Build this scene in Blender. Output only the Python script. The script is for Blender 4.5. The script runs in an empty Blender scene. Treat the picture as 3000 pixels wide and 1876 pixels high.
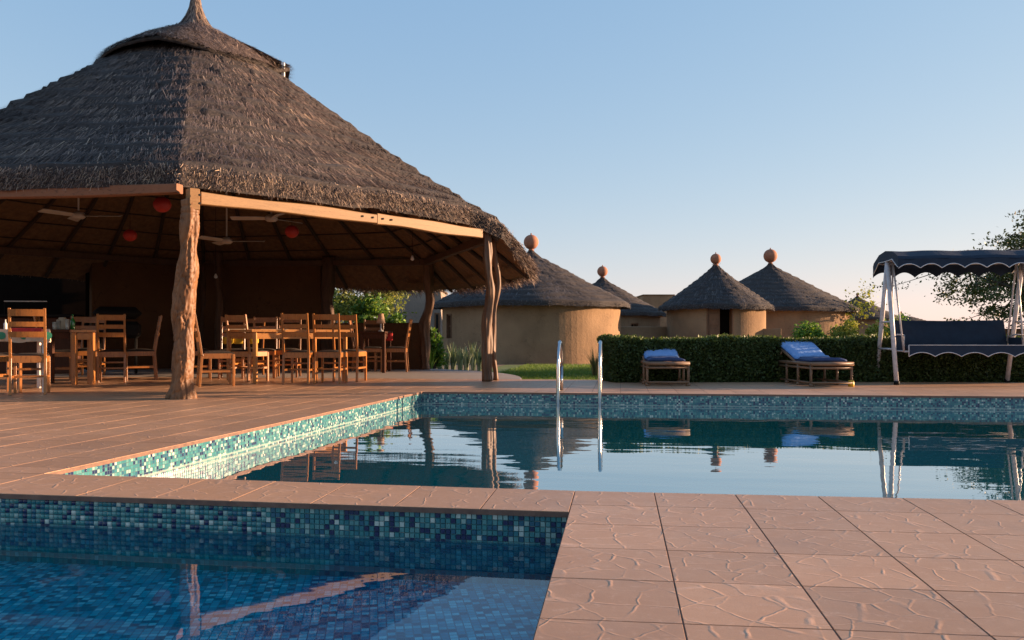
import bpy, math, random
import numpy as np
from mathutils import Vector, Matrix, noise

random.seed(7); rng = np.random.default_rng(7)
PI = math.pi; R = math.radians
S = bpy.context.scene; COL = S.collection

# ---------------------------------------------------------------- camera
H = 0.67; F = 2560.0; YAW = R(7.0); HY = 985.0
cd = bpy.data.cameras.new('camera'); cam = bpy.data.objects.new('camera', cd); COL.objects.link(cam)
cd.sensor_width = 36; cd.lens = 36 * F / 3000; cd.clip_end = 6000; cd.clip_start = 0.05
cd.shift_y = (HY - 938) / 3000
cam.location = (0, 0, H); cam.rotation_euler = (PI / 2, 0, YAW)
S.camera = cam
# ---------------------------------------------------------------- light
SKYG = (.68, .46, .24); SKYA = (1.07, 1.25, 1.80)
SUN_EL = R(8.5); SUN_AZ = R(20)          # azimuth counted from +X towards +Y
w = bpy.data.worlds.new('World'); S.world = w; w.use_nodes = True
nt = w.node_tree; nt.nodes.clear()
sky = nt.nodes.new('ShaderNodeTexSky'); sky.sky_type = 'NISHITA'; sky.sun_disc = False
sky.sun_elevation = SUN_EL; sky.sun_rotation = PI / 2 - SUN_AZ
sky.altitude = 300; sky.air_density = 1.0; sky.dust_density = 0.3; sky.ozone_density = 2.1
bg = nt.nodes.new('ShaderNodeBackground'); bg.inputs[1].default_value = 0.11
wo = nt.nodes.new('ShaderNodeOutputWorld')
sp = nt.nodes.new('ShaderNodeSeparateColor'); cb = nt.nodes.new('ShaderNodeCombineColor')      # hazy evening response of the whole sky
nt.links.new(sky.outputs[0], sp.inputs[0])
for k_, (g_, a_) in enumerate(((SKYG[0], SKYA[0]), (SKYG[1], SKYA[1]), (SKYG[2], SKYA[2]))):
    pw = nt.nodes.new('ShaderNodeMath'); pw.operation = 'POWER'; pw.inputs[1].default_value = g_; nt.links.new(sp.outputs[k_], pw.inputs[0])
    ml = nt.nodes.new('ShaderNodeMath'); ml.operation = 'MULTIPLY'; ml.inputs[1].default_value = a_; nt.links.new(pw.outputs[0], ml.inputs[0]); nt.links.new(ml.outputs[0], cb.inputs[k_])
nt.links.new(cb.outputs[0], bg.inputs[0]); nt.links.new(bg.outputs[0], wo.inputs[0])
sd = bpy.data.lights.new('sun', 'SUN'); sd.energy = 5.0; sd.angle = R(0.5); sd.color = (1.0, 0.66, 0.41)
sun = bpy.data.objects.new('sun', sd); COL.objects.link(sun)
sv = Vector((math.cos(SUN_AZ) * math.cos(SUN_EL), math.sin(SUN_AZ) * math.cos(SUN_EL), math.sin(SUN_EL)))
sun.rotation_euler = sv.to_track_quat('Z', 'Y').to_euler(); sun.location = (20, 6, 10)
S.view_settings.view_transform = 'Standard'; S.view_settings.look = 'None'
S.view_settings.exposure = 1.55; S.view_settings.gamma = 1.0; S.view_settings.use_curve_mapping = False

# ---------------------------------------------------------------- geometry helpers
RX, RY = math.cos(YAW), math.sin(YAW)
def CW(xc, d, z=0.0):                      # metres right of / ahead of the viewpoint -> world
    return Vector((xc * RX - d * RY, xc * RY + d * RX, z))
def D(px, d, z=0.0): return CW((px - 1500) / F * d, d, z)
def P(px, py, z=0.0):
    d = F * (H - z) / (py - HY); return D(px, d, z)
def ZAT(py, d): return H + (HY - py) / F * d

def link(o, parent=None):
    COL.objects.link(o)
    if parent is not None: o.parent = parent
    return o
def tag(o, label=None, cat=None, group=None, kind=None):
    if label: o['label'] = label
    if cat: o['category'] = cat
    if group: o['group'] = group
    if kind: o['kind'] = kind
    return o
def thing(name, label, cat, loc=(0, 0, 0), rz=0.0, group=None):
    o = bpy.data.objects.new(name, None); o.location = loc; o.rotation_euler = (0, 0, rz)
    o.empty_display_size = .1
    link(o); return tag(o, label, cat, group)

class MB:
    def __init__(s): s.v = []; s.f = []; s.uv = None
    def add(s, vs, fs):
        n = len(s.v); s.v += [tuple(v) for v in vs]; s.f += [tuple(i + n for i in f) for f in fs]; return s
    def box(s, c, sz, rot=None, bev=0.0):
        hx, hy, hz = sz[0] / 2, sz[1] / 2, sz[2] / 2
        if bev <= 0:
            vs = [Vector((x, y, z)) for z in (-hz, hz) for y in (-hy, hy) for x in (-hx, hx)]
            fs = [(0, 2, 3, 1), (4, 5, 7, 6), (0, 1, 5, 4), (2, 6, 7, 3), (0, 4, 6, 2), (1, 3, 7, 5)]
        else:
            b = min(bev, hx * .9, hy * .9, hz * .9); vs = []; 
            for z, i in ((-hz, b), (-hz + b, 0), (hz - b, 0), (hz, b)):
                x, y = hx - i, hy - i; c2 = b * .6 if i == 0 else b*.3
                vs += [Vector(p) for p in ((-x + c2, -y, z), (x - c2, -y, z), (x, -y + c2, z), (x, y - c2, z), (x - c2, y, z), (-x + c2, y, z), (-x, y - c2, z), (-x, -y + c2, z))]
            fs = [tuple(range(7, -1, -1)), tuple(range(24, 32))]
            for k in range(3):
                for j in range(8): fs.append((k*8+j, k*8+(j+1)%8, k*8+8+(j+1)%8, k*8+8+j))
        if rot is not None: vs = [rot @ v for v in vs]
        return s.add([v + Vector(c) for v in vs], fs)
    def bar(s, a, b, wd, ht, bev=0.004, up=(0, 0, 1)):       # rectangular bar between two points
        a, b = Vector(a), Vector(b); z = (b - a); L = z.length; z.normalize()
        u = Vector(up)
        if abs(u.dot(z)) > .98: u = Vector((0, 1, 0))
        x = u.cross(z).normalized(); y = z.cross(x)
        m = Matrix((x, y, z)).transposed()
        return s.box((a + b) / 2, (wd, ht, L), m, bev)
    def tube(s, pts, rads, n=10, cap=True, twist=None):
        pts = [Vector(p) for p in pts]; vs = []; fs = []
        if not hasattr(rads, '__len__'): rads = [rads] * len(pts)
        ref = Vector((0, 0, 1)) if abs((pts[-1] - pts[0]).normalized().z) < .8 else Vector((0, 1, 0))
        for i, p in enumerate(pts):
            t = (pts[min(i + 1, len(pts) - 1)] - pts[max(i - 1, 0)]).normalized()
            x = ref.cross(t)
            if x.length < 1e-4: x = Vector((1, 0, 0))
            x.normalize(); y = t.cross(x)
            for k in range(n):
                a = 2 * PI * k / n
                r = rads[i] if twist is None else rads[i] * twist(i / (len(pts) - 1), a)
                vs.append(p + x * (math.cos(a) * r) + y * (math.sin(a) * r))
        for i in range(len(pts) - 1):
            for k in range(n):
                fs.append((i * n + k, i * n + (k + 1) % n, (i + 1) * n + (k + 1) % n, (i + 1) * n + k))
        if cap:
            fs.append(tuple(range(n - 1, -1, -1))); fs.append(tuple((len(pts) - 1) * n + k for k in range(n)))
        return s.add(vs, fs)
    def lathe(s, c, prof, n=20):
        vs = []; fs = []; c = Vector(c)
        for r, z in prof:
            for k in range(n):
                a = 2 * PI * k / n; vs.append(c + Vector((r * math.cos(a), r * math.sin(a), z)))
        for i in range(len(prof) - 1):
            for k in range(n): fs.append((i * n + k, i * n + (k + 1) % n, (i + 1) * n + (k + 1) % n, (i + 1) * n + k))
        fs.append(tuple(range(n - 1, -1, -1))); fs.append(tuple((len(prof) - 1) * n + k for k in range(n)))
        return s.add(vs, fs)
    def prism(s, poly, z0, z1):
        n = len(poly)
        vs = [(p[0], p[1], z0) for p in poly] + [(p[0], p[1], z1) for p in poly]
        fs = [tuple(range(n - 1, -1, -1)), tuple(range(n, 2 * n))] + [(i, (i + 1) % n, n + (i + 1) % n, n + i) for i in range(n)]
        return s.add(vs, fs)
    def mesh(s, name, mat, smooth=False):
        me = bpy.data.meshes.new(name); me.from_pydata(s.v, [], s.f)
        if mat: me.materials.append(mat)
        if smooth: me.polygons.foreach_set('use_smooth', [True] * len(me.polygons))
        me.update(); return me
    def obj(s, name, mat, parent=None, smooth=False, loc=None):
        o = bpy.data.objects.new(name, s.mesh(name, mat, smooth))
        if loc is not None: o.location = loc
        return link(o, parent)

def fastmesh(name, V, Q, mat, rnd=None, smooth=False, parent=None, uv=None):
    """V (n,3), Q (m,k) equal-size faces; rnd per face"""
    me = bpy.data.meshes.new(name); m, k = Q.shape
    me.vertices.add(len(V)); me.vertices.foreach_set('co', np.ascontiguousarray(V, dtype=np.float32).ravel())
    me.loops.add(m * k); me.loops.foreach_set('vertex_index', np.ascontiguousarray(Q, dtype=np.int32).ravel())
    me.polygons.add(m); me.polygons.foreach_set('loop_start', np.arange(0, m * k, k, dtype=np.int32))
    if smooth: me.polygons.foreach_set('use_smooth', np.ones(m, dtype=bool))
    me.materials.append(mat)
    me.update(calc_edges=True)
    if rnd is not None:
        a = me.attributes.new('rnd', 'FLOAT', 'FACE'); a.data.foreach_set('value', rnd.astype(np.float32))
    if uv is not None:
        l = me.uv_layers.new(name='UVMap'); l.data.foreach_set('uv', uv.astype(np.float32).ravel())
    o = bpy.data.objects.new(name, me); return link(o, parent)

def blades(name, C, Dv, Sv, mat, parent=None, rnd=None, taper=0.5, fold=False):
    """quads: start C, direction Dv (with length), half width vector Sv"""
    n = len(C)
    V = np.empty((n, 4, 3)); V[:, 0] = C - Sv; V[:, 1] = C + Sv; V[:, 2] = C + Dv + Sv * taper; V[:, 3] = C + Dv - Sv * taper
    Q = np.arange(n * 4).reshape(n, 4)
    if rnd is None: rnd = rng.random(n)
    return fastmesh(name, V.reshape(-1, 3), Q, mat, rnd, parent=parent)
def leaves(name, C, size, mat, parent=None, rnd=None, aspect=.55, up=0.0):
    """diamond leaves with random orientation"""
    n = len(C); d = rng.normal(size=(n, 3)); d[:, 2] += up; d /= np.linalg.norm(d, axis=1)[:, None]
    e = np.cross(d, rng.normal(size=(n, 3))); e /= np.linalg.norm(e, axis=1)[:, None]
    L = (size * (.6 + .8 * rng.random(n)))[:, None]
    V = np.empty((n, 4, 3)); V[:, 0] = C; V[:, 1] = C + d * L * .45 + e * L * aspect * .5; V[:, 2] = C + d * L; V[:, 3] = C + d * L * .45 - e * L * aspect * .5
    if rnd is None: rnd = rng.random(n)
    return fastmesh(name, V.reshape(-1, 3), np.arange(n * 4).reshape(n, 4), mat, rnd, parent=parent)
def unit(a): return a / np.maximum(np.linalg.norm(a, axis=-1, keepdims=True), 1e-9)

# ---------------------------------------------------------------- material helpers
def newmat(name):
    m = bpy.data.materials.new(name); m.use_nodes = True; nt = m.node_tree; nt.nodes.clear()
    out = nt.nodes.new('ShaderNodeOutputMaterial'); return m, nt, out
def N(nt, t, **k):
    n = nt.nodes.new(t)
    for a, b in k.items():
        if a.startswith('i_'): n.inputs[a[2:].replace('_', ' ')].default_value = b
        else: setattr(n, a, b)
    return n
def ramp(nt, fac, stops, interp='LINEAR'):
    r = nt.nodes.new('ShaderNodeValToRGB'); r.color_ramp.interpolation = interp
    e = r.color_ramp.elements
    while len(e) > 1: e.remove(e[-1])
    e[0].position = stops[0][0]; e[0].color = (*stops[0][1], 1)
    for p, c in stops[1:]:
        x = e.new(p); x.color = (*c, 1)
    if fac is not None: nt.links.new(fac, r.inputs[0])
    return r.outputs[0]
def math_(nt, op, a, b=None, c=None, clamp=False):
    n = nt.nodes.new('ShaderNodeMath'); n.operation = op; n.use_clamp = clamp
    for i, x in enumerate((a, b, c)):
        if x is None: continue
        if isinstance(x, (int, float)): n.inputs[i].default_value = x
        else: nt.links.new(x, n.inputs[i])
    return n.outputs[0]
def mix(nt, f, a, b, mode='MIX'):
    n = nt.nodes.new('ShaderNodeMix'); n.data_type = 'RGBA'; n.blend_type = mode
    for s_, x in ((0, f), (6, a), (7, b)):
        if isinstance(x, (int, float)): n.inputs[s_].default_value = x
        elif isinstance(x, tuple): n.inputs[s_].default_value = (*x, 1)
        else: nt.links.new(x, n.inputs[s_])
    return n.outputs[2]
def princ(nt, out, col, rough=.7, normal=None, spec=.4, metal=0.0):
    b = nt.nodes.new('ShaderNodeBsdfPrincipled')
    if isinstance(col, tuple): b.inputs['Base Color'].default_value = (*col, 1)
    else: nt.links.new(col, b.inputs['Base Color'])
    if isinstance(rough, (int, float)): b.inputs['Roughness'].default_value = rough
    else: nt.links.new(rough, b.inputs['Roughness'])
    b.inputs['Specular IOR Level'].default_value = spec; b.inputs['Metallic'].default_value = metal
    if normal is not None: nt.links.new(normal, b.inputs['Normal'])
    nt.links.new(b.outputs[0], out.inputs[0]); return b
def bump(nt, h, strength=.5, dist=.01, prev=None):
    b = nt.nodes.new('ShaderNodeBump'); b.inputs['Strength'].default_value = strength; b.inputs['Distance'].default_value = dist
    nt.links.new(h, b.inputs['Height'])
    if prev is not None: nt.links.new(prev, b.inputs['Normal'])
    return b.outputs[0]
def coords(nt, kind='Object', scale=(1, 1, 1)):
    if kind == 'World': src = nt.nodes.new('ShaderNodeNewGeometry').outputs['Position']
    else: src = nt.nodes.new('ShaderNodeTexCoord').outputs[kind]
    m = nt.nodes.new('ShaderNodeMapping'); m.inputs['Scale'].default_value = scale
    nt.links.new(src, m.inputs[0]); return m.outputs[0]
def noise_(nt, vec, scale=5, detail=4, rough=.55):
    n = nt.nodes.new('ShaderNodeTexNoise'); n.inputs['Scale'].default_value = scale; n.inputs['Detail'].default_value = detail
    n.inputs['Roughness'].default_value = rough
    nt.links.new(vec, n.inputs['Vector']); return n.outputs['Fac']

def simple(name, c1, c2=None, rough=.7, scale=8, bumpk=.0, spec=.4, metal=0., stretch=(1, 1, 1), kind='Object', dist=.01, objvar=0.0):
    m, nt, out = newmat(name); c2 = c2 or tuple(x * .75 for x in c1)
    v = coords(nt, kind, stretch); n = noise_(nt, v, scale)
    col = ramp(nt, n, [(.3, c1), (.7, c2)])
    if objvar:
        oi = nt.nodes.new('ShaderNodeObjectInfo')
        hsv = nt.nodes.new('ShaderNodeHueSaturation'); nt.links.new(col, hsv.inputs['Color'])
        nt.links.new(math_(nt, 'MULTIPLY_ADD', oi.outputs['Random'], objvar, 1 - objvar / 2), hsv.inputs['Value']); col = hsv.outputs[0]
    nm = bump(nt, n, bumpk, dist) if bumpk else None
    princ(nt, out, col, rough, nm, spec, metal); return m
def leafmat(name, stops, rough=.55, trans=.35):
    m, nt, out = newmat(name); a = N(nt, 'ShaderNodeAttribute', attribute_name='rnd')
    col = ramp(nt, a.outputs['Fac'], stops)
    b = N(nt, 'ShaderNodeBsdfPrincipled'); nt.links.new(col, b.inputs['Base Color']); b.inputs['Roughness'].default_value = rough; b.inputs['Specular IOR Level'].default_value = .3
    t = N(nt, 'ShaderNodeBsdfTranslucent'); nt.links.new(mix(nt, 1.0, col, (1.0, 1.0, .5), 'MULTIPLY'), t.inputs[0])
    mx = N(nt, 'ShaderNodeMixShader'); mx.inputs[0].default_value = trans
    nt.links.new(b.outputs[0], mx.inputs[1]); nt.links.new(t.outputs[0], mx.inputs[2]); nt.links.new(mx.outputs[0], out.inputs[0]); return m
def strawmat(name, stops):
    m, nt, out = newmat(name); a = N(nt, 'ShaderNodeAttribute', attribute_name='rnd')
    v = coords(nt, 'World'); n = noise_(nt, v, 1.3, 3)
    col = ramp(nt, a.outputs['Fac'], stops)
    col = mix(nt, 1.0, col, ramp(nt, n, [(.3, (.72, .70, .72)), (.7, (1.15, 1.1, 1.02))]), 'MULTIPLY')
    princ(nt, out, col, .75, None, .25); return m

def woodmat(name, c1, c2, stretch=(1, 1, 1), scale=6, rough=.5, objvar=.25, spec=.35):
    m, nt, out = newmat(name); v = coords(nt, 'Object', stretch)
    n = noise_(nt, v, scale, 6, .65); n2 = noise_(nt, coords(nt, 'Object'), 2.2, 2)
    col = ramp(nt, n, [(.32, c1), (.68, c2)])
    col = mix(nt, .5, col, mix(nt, n2, tuple(x * .6 for x in c1), c1), 'MIX')
    ck = noise_(nt, coords(nt, 'Object', tuple(q * 2.6 for q in stretch)), scale * 2.2, 3, .6)      # checks and dark grain
    col = mix(nt, math_(nt, 'MULTIPLY', math_(nt, 'SUBTRACT', ck, .56, clamp=True), 5.0, clamp=True), col, tuple(x * .28 for x in c1))
    oi = nt.nodes.new('ShaderNodeObjectInfo'); hsv = nt.nodes.new('ShaderNodeHueSaturation'); nt.links.new(col, hsv.inputs['Color'])
    nt.links.new(math_(nt, 'MULTIPLY_ADD', oi.outputs['Random'], objvar, 1 - objvar / 2), hsv.inputs['Value'])
    princ(nt, out, hsv.outputs[0], rough, bump(nt, n, .3, .004), spec); return m

PITCH = 0.0207
TEAL = [(0, (.012, .022, .075)), (.15, (.02, .10, .15)), (.28, (.03, .16, .18)), (.48, (.045, .20, .20)), (.66, (.09, .24, .23)), (.84, (.24, .36, .32)), (.93, (.46, .52, .45))]
AQUA = [(0, (.03, .10, .20)), (.15, (.04, .28, .34)), (.35, (.05, .38, .42)), (.6, (.08, .46, .46)), (.85, (.22, .60, .58))]
BLUE = [(0, (.012, .09, .20)), (.2, (.02, .32, .46)), (.42, (.03, .44, .56)), (.66, (.08, .55, .64)), (.82, (.62, .85, .86))]
def mosaic(name, stops, grout=(.06, .11, .12), rough=.22, pitch=PITCH):
    m, nt, out = newmat(name)
    uv = N(nt, 'ShaderNodeUVMap'); 
    sc = N(nt, 'ShaderNodeVectorMath', operation='SCALE'); nt.links.new(uv.outputs[0], sc.inputs[0]); sc.inputs['Scale'].default_value = 1 / pitch
    fl = N(nt, 'ShaderNodeVectorMath', operation='FLOOR'); nt.links.new(sc.outputs[0], fl.inputs[0])
    fr = N(nt, 'ShaderNodeVectorMath', operation='FRACTION'); nt.links.new(sc.outputs[0], fr.inputs[0])
    wn = N(nt, 'ShaderNodeTexWhiteNoise', noise_dimensions='2D'); nt.links.new(fl.outputs[0], wn.inputs['Vector'])
    col = ramp(nt, wn.outputs['Value'], stops, 'CONSTANT')
    sx = N(nt, 'ShaderNodeSeparateXYZ'); nt.links.new(fr.outputs[0], sx.inputs[0])
    def edge(o):
        return math_(nt, 'MINIMUM', o, math_(nt, 'SUBTRACT', 1.0, o))
    e = math_(nt, 'MINIMUM', edge(sx.outputs[0]), edge(sx.outputs[1]))
    msk = math_(nt, 'GREATER_THAN', e, .07)
    col = mix(nt, msk, grout, col)
    sy = N(nt, 'ShaderNodeSeparateXYZ'); nt.links.new(uv.outputs[0], sy.inputs[0])                 # limescale at the water line
    wl = math_(nt, 'MULTIPLY_ADD', noise_(nt, uv.outputs[0], 30, 3), .016, -.008); dz_ = math_(nt, 'ABSOLUTE', math_(nt, 'ADD', sy.outputs[1], math_(nt, 'ADD', wl, .142)))
    col = mix(nt, math_(nt, 'MULTIPLY', math_(nt, 'LESS_THAN', dz_, .007), .45), col, (.40, .46, .38))
    nm = bump(nt, math_(nt, 'MINIMUM', e, .12), .6, .01)
    princ(nt, out, col, rough, nm, .5); return m
def mosaic_piece(name, stops):
    m, nt, out = newmat(name)
    oi = N(nt, 'ShaderNodeObjectInfo'); col = ramp(nt, oi.outputs['Random'], stops, 'CONSTANT')
    princ(nt, out, col, .2, None, .5); return m
def mosaic_attr(name, stops):
    m, nt, out = newmat(name)
    oi = N(nt, 'ShaderNodeAttribute', attribute_name='rnd'); col = ramp(nt, oi.outputs['Fac'], stops, 'CONSTANT')
    princ(nt, out, col, .2, None, .5); return m

def tilemat():
    m, nt, out = newmat('terracotta_paving')
    v = coords(nt, 'World'); 
    nz = N(nt, 'ShaderNodeTexNoise'); nz.inputs['Scale'].default_value = 9; nz.inputs['Detail'].default_value = 2; nt.links.new(v, nz.inputs['Vector'])
    off = N(nt, 'ShaderNodeVectorMath', operation='MULTIPLY_ADD'); nt.links.new(nz.outputs['Color'], off.inputs[0]); off.inputs[1].default_value = (.05, .05, 0); nt.links.new(v, off.inputs[2])
    fl = N(nt, 'ShaderNodeVectorMath', operation='MULTIPLY'); nt.links.new(off.outputs[0], fl.inputs[0]); fl.inputs[1].default_value = (1, 1, 0)
    vo = N(nt, 'ShaderNodeTexVoronoi', feature='DISTANCE_TO_EDGE'); vo.inputs['Scale'].default_value = 9.0; nt.links.new(fl.outputs[0], vo.inputs['Vector'])
    mr = N(nt, 'ShaderNodeMapRange'); mr.inputs['From Min'].default_value = .01; mr.inputs['From Max'].default_value = .045; mr.inputs['To Min'].default_value = 1; mr.inputs['To Max'].default_value = 0
    nt.links.new(vo.outputs['Distance'], mr.inputs['Value']); brk = noise_(nt, v, 13, 2, .5)
    ridge = math_(nt, 'MULTIPLY', mr.outputs[0], math_(nt, 'MULTIPLY_ADD', math_(nt, 'SUBTRACT', brk, .42, clamp=True), 5.0, .16, clamp=True))
    big = noise_(nt, v, 1.1, 5, .6); fine = noise_(nt, v, 60, 4, .7); mid = noise_(nt, v, 7, 5, .65)
    col = ramp(nt, big, [(.3, (.46, .238, .112)), (.7, (.56, .310, .160))])
    col = mix(nt, math_(nt, 'MULTIPLY', mid, .7), col, (.36, .20, .13))
    col = mix(nt, math_(nt, 'MULTIPLY', ridge, .34), col, (.70, .44, .30))
    oi = nt.nodes.new('ShaderNodeObjectInfo'); hsv = nt.nodes.new('ShaderNodeHueSaturation'); nt.links.new(col, hsv.inputs['Color'])
    nt.links.new(math_(nt, 'MULTIPLY_ADD', oi.outputs['Random'], .28, .86), hsv.inputs['Value'])
    st = noise_(nt, coords(nt, 'World', (.8, .8, .8)), 2.4, 6, .7)
    col = mix(nt, math_(nt, 'MULTIPLY', math_(nt, 'SUBTRACT', st, .50, clamp=True), 1.6), hsv.outputs[0], (.27, .18, .13))
    gr = noise_(nt, v, 210, 3, .8); col = mix(nt, math_(nt, 'MULTIPLY', math_(nt, 'SUBTRACT', gr, .50, clamp=True), 2.2, clamp=True), col, (.24, .15, .11))
    sp = noise_(nt, v, 24, 4, .75); col = mix(nt, math_(nt, 'MULTIPLY', math_(nt, 'SUBTRACT', sp, .56, clamp=True), 2.2, clamp=True), col, (.66, .44, .32))
    hgt = math_(nt, 'ADD', math_(nt, 'MULTIPLY', ridge, 1.0), math_(nt, 'MULTIPLY_ADD', fine, .25, math_(nt, 'MULTIPLY', mid, .5)))
    nm = bump(nt, hgt, .38, .0026)
    rg = math_(nt, 'MULTIPLY_ADD', mid, .28, .30)
    princ(nt, out, col, rg, nm, .4); return m

M = {}
M['tile'] = tilemat()
M['grout'] = simple('grout', (.20, .115, .08), (.12, .072, .055), .9, 20, .2, kind='World')
M['concrete'] = simple('grey_concrete', (.36, .31, .28), (.28, .24, .22), .75, 5, .2, kind='World')
M['mos_teal'] = mosaic('teal_mosaic', TEAL)
M['mos_blue'] = mosaic('blue_mosaic', BLUE, (.05, .16, .26), pitch=.028)
M['mos_aqua'] = mosaic('aqua_mosaic', AQUA, (.08, .3, .32), pitch=.028)
M['mos_piece'] = mosaic_piece('teal_glass_tile', TEAL)
M['mos_attr'] = mosaic_attr('teal_glass_tiles', TEAL)
M['mud'] = None
def mudmat(name, c1, c2):
    m, nt, out = newmat(name); v = coords(nt, 'World')
    a = noise_(nt, v, 1.1, 6, .62); b = noise_(nt, v, 14, 5, .7); c = noise_(nt, coords(nt, 'World', (1, 1, .25)), 3, 4, .6)
    col = ramp(nt, a, [(.3, c1), (.72, c2)]); col = mix(nt, math_(nt, 'MULTIPLY', c, .5), col, tuple(x * .7 for x in c2))
    vc = N(nt, 'ShaderNodeTexVoronoi', feature='DISTANCE_TO_EDGE'); vc.inputs['Scale'].default_value = .9; vv = N(nt, 'ShaderNodeVectorMath', operation='ADD')
    nn = N(nt, 'ShaderNodeTexNoise'); nn.inputs['Scale'].default_value = 3; nt.links.new(v, nn.inputs['Vector']); nt.links.new(nn.outputs['Color'], vv.inputs[0]); nt.links.new(v, vv.inputs[1]); nt.links.new(vv.outputs[0], vc.inputs['Vector'])
    col = mix(nt, math_(nt, 'MULTIPLY', math_(nt, 'LESS_THAN', vc.outputs['Distance'], .006), .45), col, tuple(x * .5 for x in c2))
    pt = noise_(nt, v, .7, 3, .5); col = mix(nt, math_(nt, 'MULTIPLY', math_(nt, 'SUBTRACT', pt, .52, clamp=True), 3.0, clamp=True), col, tuple(min(1, x * 1.22) for x in c1))
    princ(nt, out, col, .95, bump(nt, math_(nt, 'ADD', b, math_(nt, 'MULTIPLY', a, 1.5)), .6, .02), .1); return m
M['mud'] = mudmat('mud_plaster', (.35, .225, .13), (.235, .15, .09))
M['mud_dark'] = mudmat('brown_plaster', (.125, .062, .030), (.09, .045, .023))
M['taupe'] = mudmat('taupe_plaster', (.34, .27, .22), (.29, .23, .19))
M['thatch'] = simple('thatch_under', (.060, .046, .040), (.028, .022, .020), .9, 14, .8, kind='World', dist=.03, stretch=(1, 1, 2.5))
M['thatch_in'] = simple('thatch_inside', (.20, .105, .045), (.12, .06, .027), .9, 12, .8, kind='World', dist=.03)
M['straw'] = strawmat('weathered_straw', [(0, (.028, .020, .018)), (.3, (.105, .076, .066)), (.6, (.225, .165, .138)), (.88, (.38, .285, .22)), (1, (.56, .42, .29))])
M['straw_gold'] = strawmat('eave_straw', [(0, (.06, .045, .035)), (.5, (.17, .11, .07)), (1, (.36, .22, .11))])
M['straw_far'] = strawmat('grey_straw', [(0, (.036, .036, .042)), (.5, (.10, .094, .100)), (1, (.22, .19, .175))])
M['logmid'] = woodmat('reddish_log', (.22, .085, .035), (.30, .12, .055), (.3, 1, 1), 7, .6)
M['logdark'] = woodmat('shaded_log', (.085, .042, .022), (.13, .065, .035), (1, 1, .12), 9, .7)  # darker copy of the log wood, interior shade put into its colour
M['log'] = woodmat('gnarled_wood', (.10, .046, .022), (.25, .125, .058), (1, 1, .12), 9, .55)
M['carved'] = woodmat('carved_trunk', (.12, .048, .017), (.40, .18, .065), (1, 1, .18), 11, .55)
M['beam'] = woodmat('sawn_beam', (.26, .135, .05), (.38, .21, .085), (.6, .6, 9), 5, .6)
M['rafter'] = simple('rafter_pole', (.06, .035, .02), (.04, .025, .015), .85, 6)
M['chair'] = woodmat('orange_varnished_wood', (.33, .115, .024), (.49, .20, .05), (1, 1, .2), 12, .3, .3, .5)
M['chair_dark'] = woodmat('dark_varnished_wood', (.07, .025, .012), (.11, .04, .02), (1, 1, .2), 12, .65, .2, .2)
M['seat'] = simple('dark_seat_cushion', (.045, .03, .022), (.03, .02, .015), .8, 30, .2)
M['plank'] = woodmat('table_wood', (.42, .18, .05), (.55, .26, .08), (.2, 1, 1), 8, .35)
M['white'] = simple('white_paint', (.72, .68, .64), (.60, .56, .53), .4, 6)
M['palegrey'] = simple('pale_grey_plastic', (.42, .50, .54), None, .4)
M['bwhite'] = simple('white_tube_paint', (.62, .58, .58), (.45, .40, .38), .35, 14)
M['steel'] = simple('brushed_steel', (.62, .61, .60), (.52, .51, .50), .18, 4, metal=1.0)
M['navy'] = simple('navy_canvas', (.011, .024, .048), (.008, .017, .036), .75, 9, .25, dist=.02)
M['trim'] = simple('white_trim', (.75, .70, .68), None, .6)
M['towel'] = simple('blue_cushion_cloth', (.22, .36, .62), (.16, .29, .54), .85, 12, .5, dist=.03)
M['navycush'] = simple('dark_blue_cushion', (.03, .06, .16), (.02, .045, .12), .85, 12, .4)
M['cane'] = woodmat('cane_wood', (.20, .11, .06), (.30, .175, .10), (1, 1, .3), 15, .5)
M['yellow'] = simple('yellow_tape', (.70, .42, .03), (.6, .34, .02), .5)
M['yellowcloth'] = simple('yellow_cloth', (.70, .46, .04), (.6, .38, .03), .8)
M['red'] = simple('red_cloth', (.50, .035, .03), (.38, .02, .02), .85, 8, .2)
M['redpaper'] = simple('red_paper', (.34, .018, .01), (.28, .014, .008), .6, 8)
M['green'] = simple('green_print', (.05, .30, .17), (.04, .24, .14), .8)
M['cream'] = simple('cream_cloth', (.60, .50, .36), (.5, .42, .3), .85)
M['terra'] = simple('terracotta_ball', (.42, .17, .09), (.30, .12, .07), .8, 7, .3)
M['darkmetal'] = simple('dark_metal', (.012, .011, .011), None, .7, spec=.15)
M['black'] = simple('interior_shade_black', (.012, .008, .006), None, 1.0, spec=0.0)  # near-black colour stands in for the shade inside recess and huts
M['fan'] = simple('fan_enamel', (.42, .36, .30), None, .4)
M['door'] = woodmat('old_door_wood', (.19, .09, .045), (.27, .14, .07), (1, 1, .15), 9, .6)
M['soil'] = simple('garden_soil', (.20, .14, .09), (.13, .10, .06), .95, 6, .3, kind='World')
M['lawn'] = simple('lawn_ground', (.10, .15, .03), (.07, .11, .025), .95, 5, .4, kind='World')
M['grass'] = leafmat('grass_blades', [(0, (.07, .13, .02)), (.6, (.13, .21, .035)), (1, (.24, .30, .06))])
M['hedge'] = leafmat('hedge_leaves', [(0, (.028, .044, .012)), (.55, (.072, .100, .026)), (1, (.20, .24, .06))], trans=.25)
M['hedgecore'] = simple('hedge_twigs', (.018, .020, .010), (.012, .012, .008), .95, 20)
M['leaf'] = leafmat('fresh_leaves', [(0, (.045, .10, .018)), (.6, (.13, .25, .04)), (1, (.30, .42, .07))])
M['leafyel'] = leafmat('yellow_green_leaves', [(0, (.10, .14, .03)), (.6, (.28, .30, .055)), (1, (.50, .45, .10))])
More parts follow.
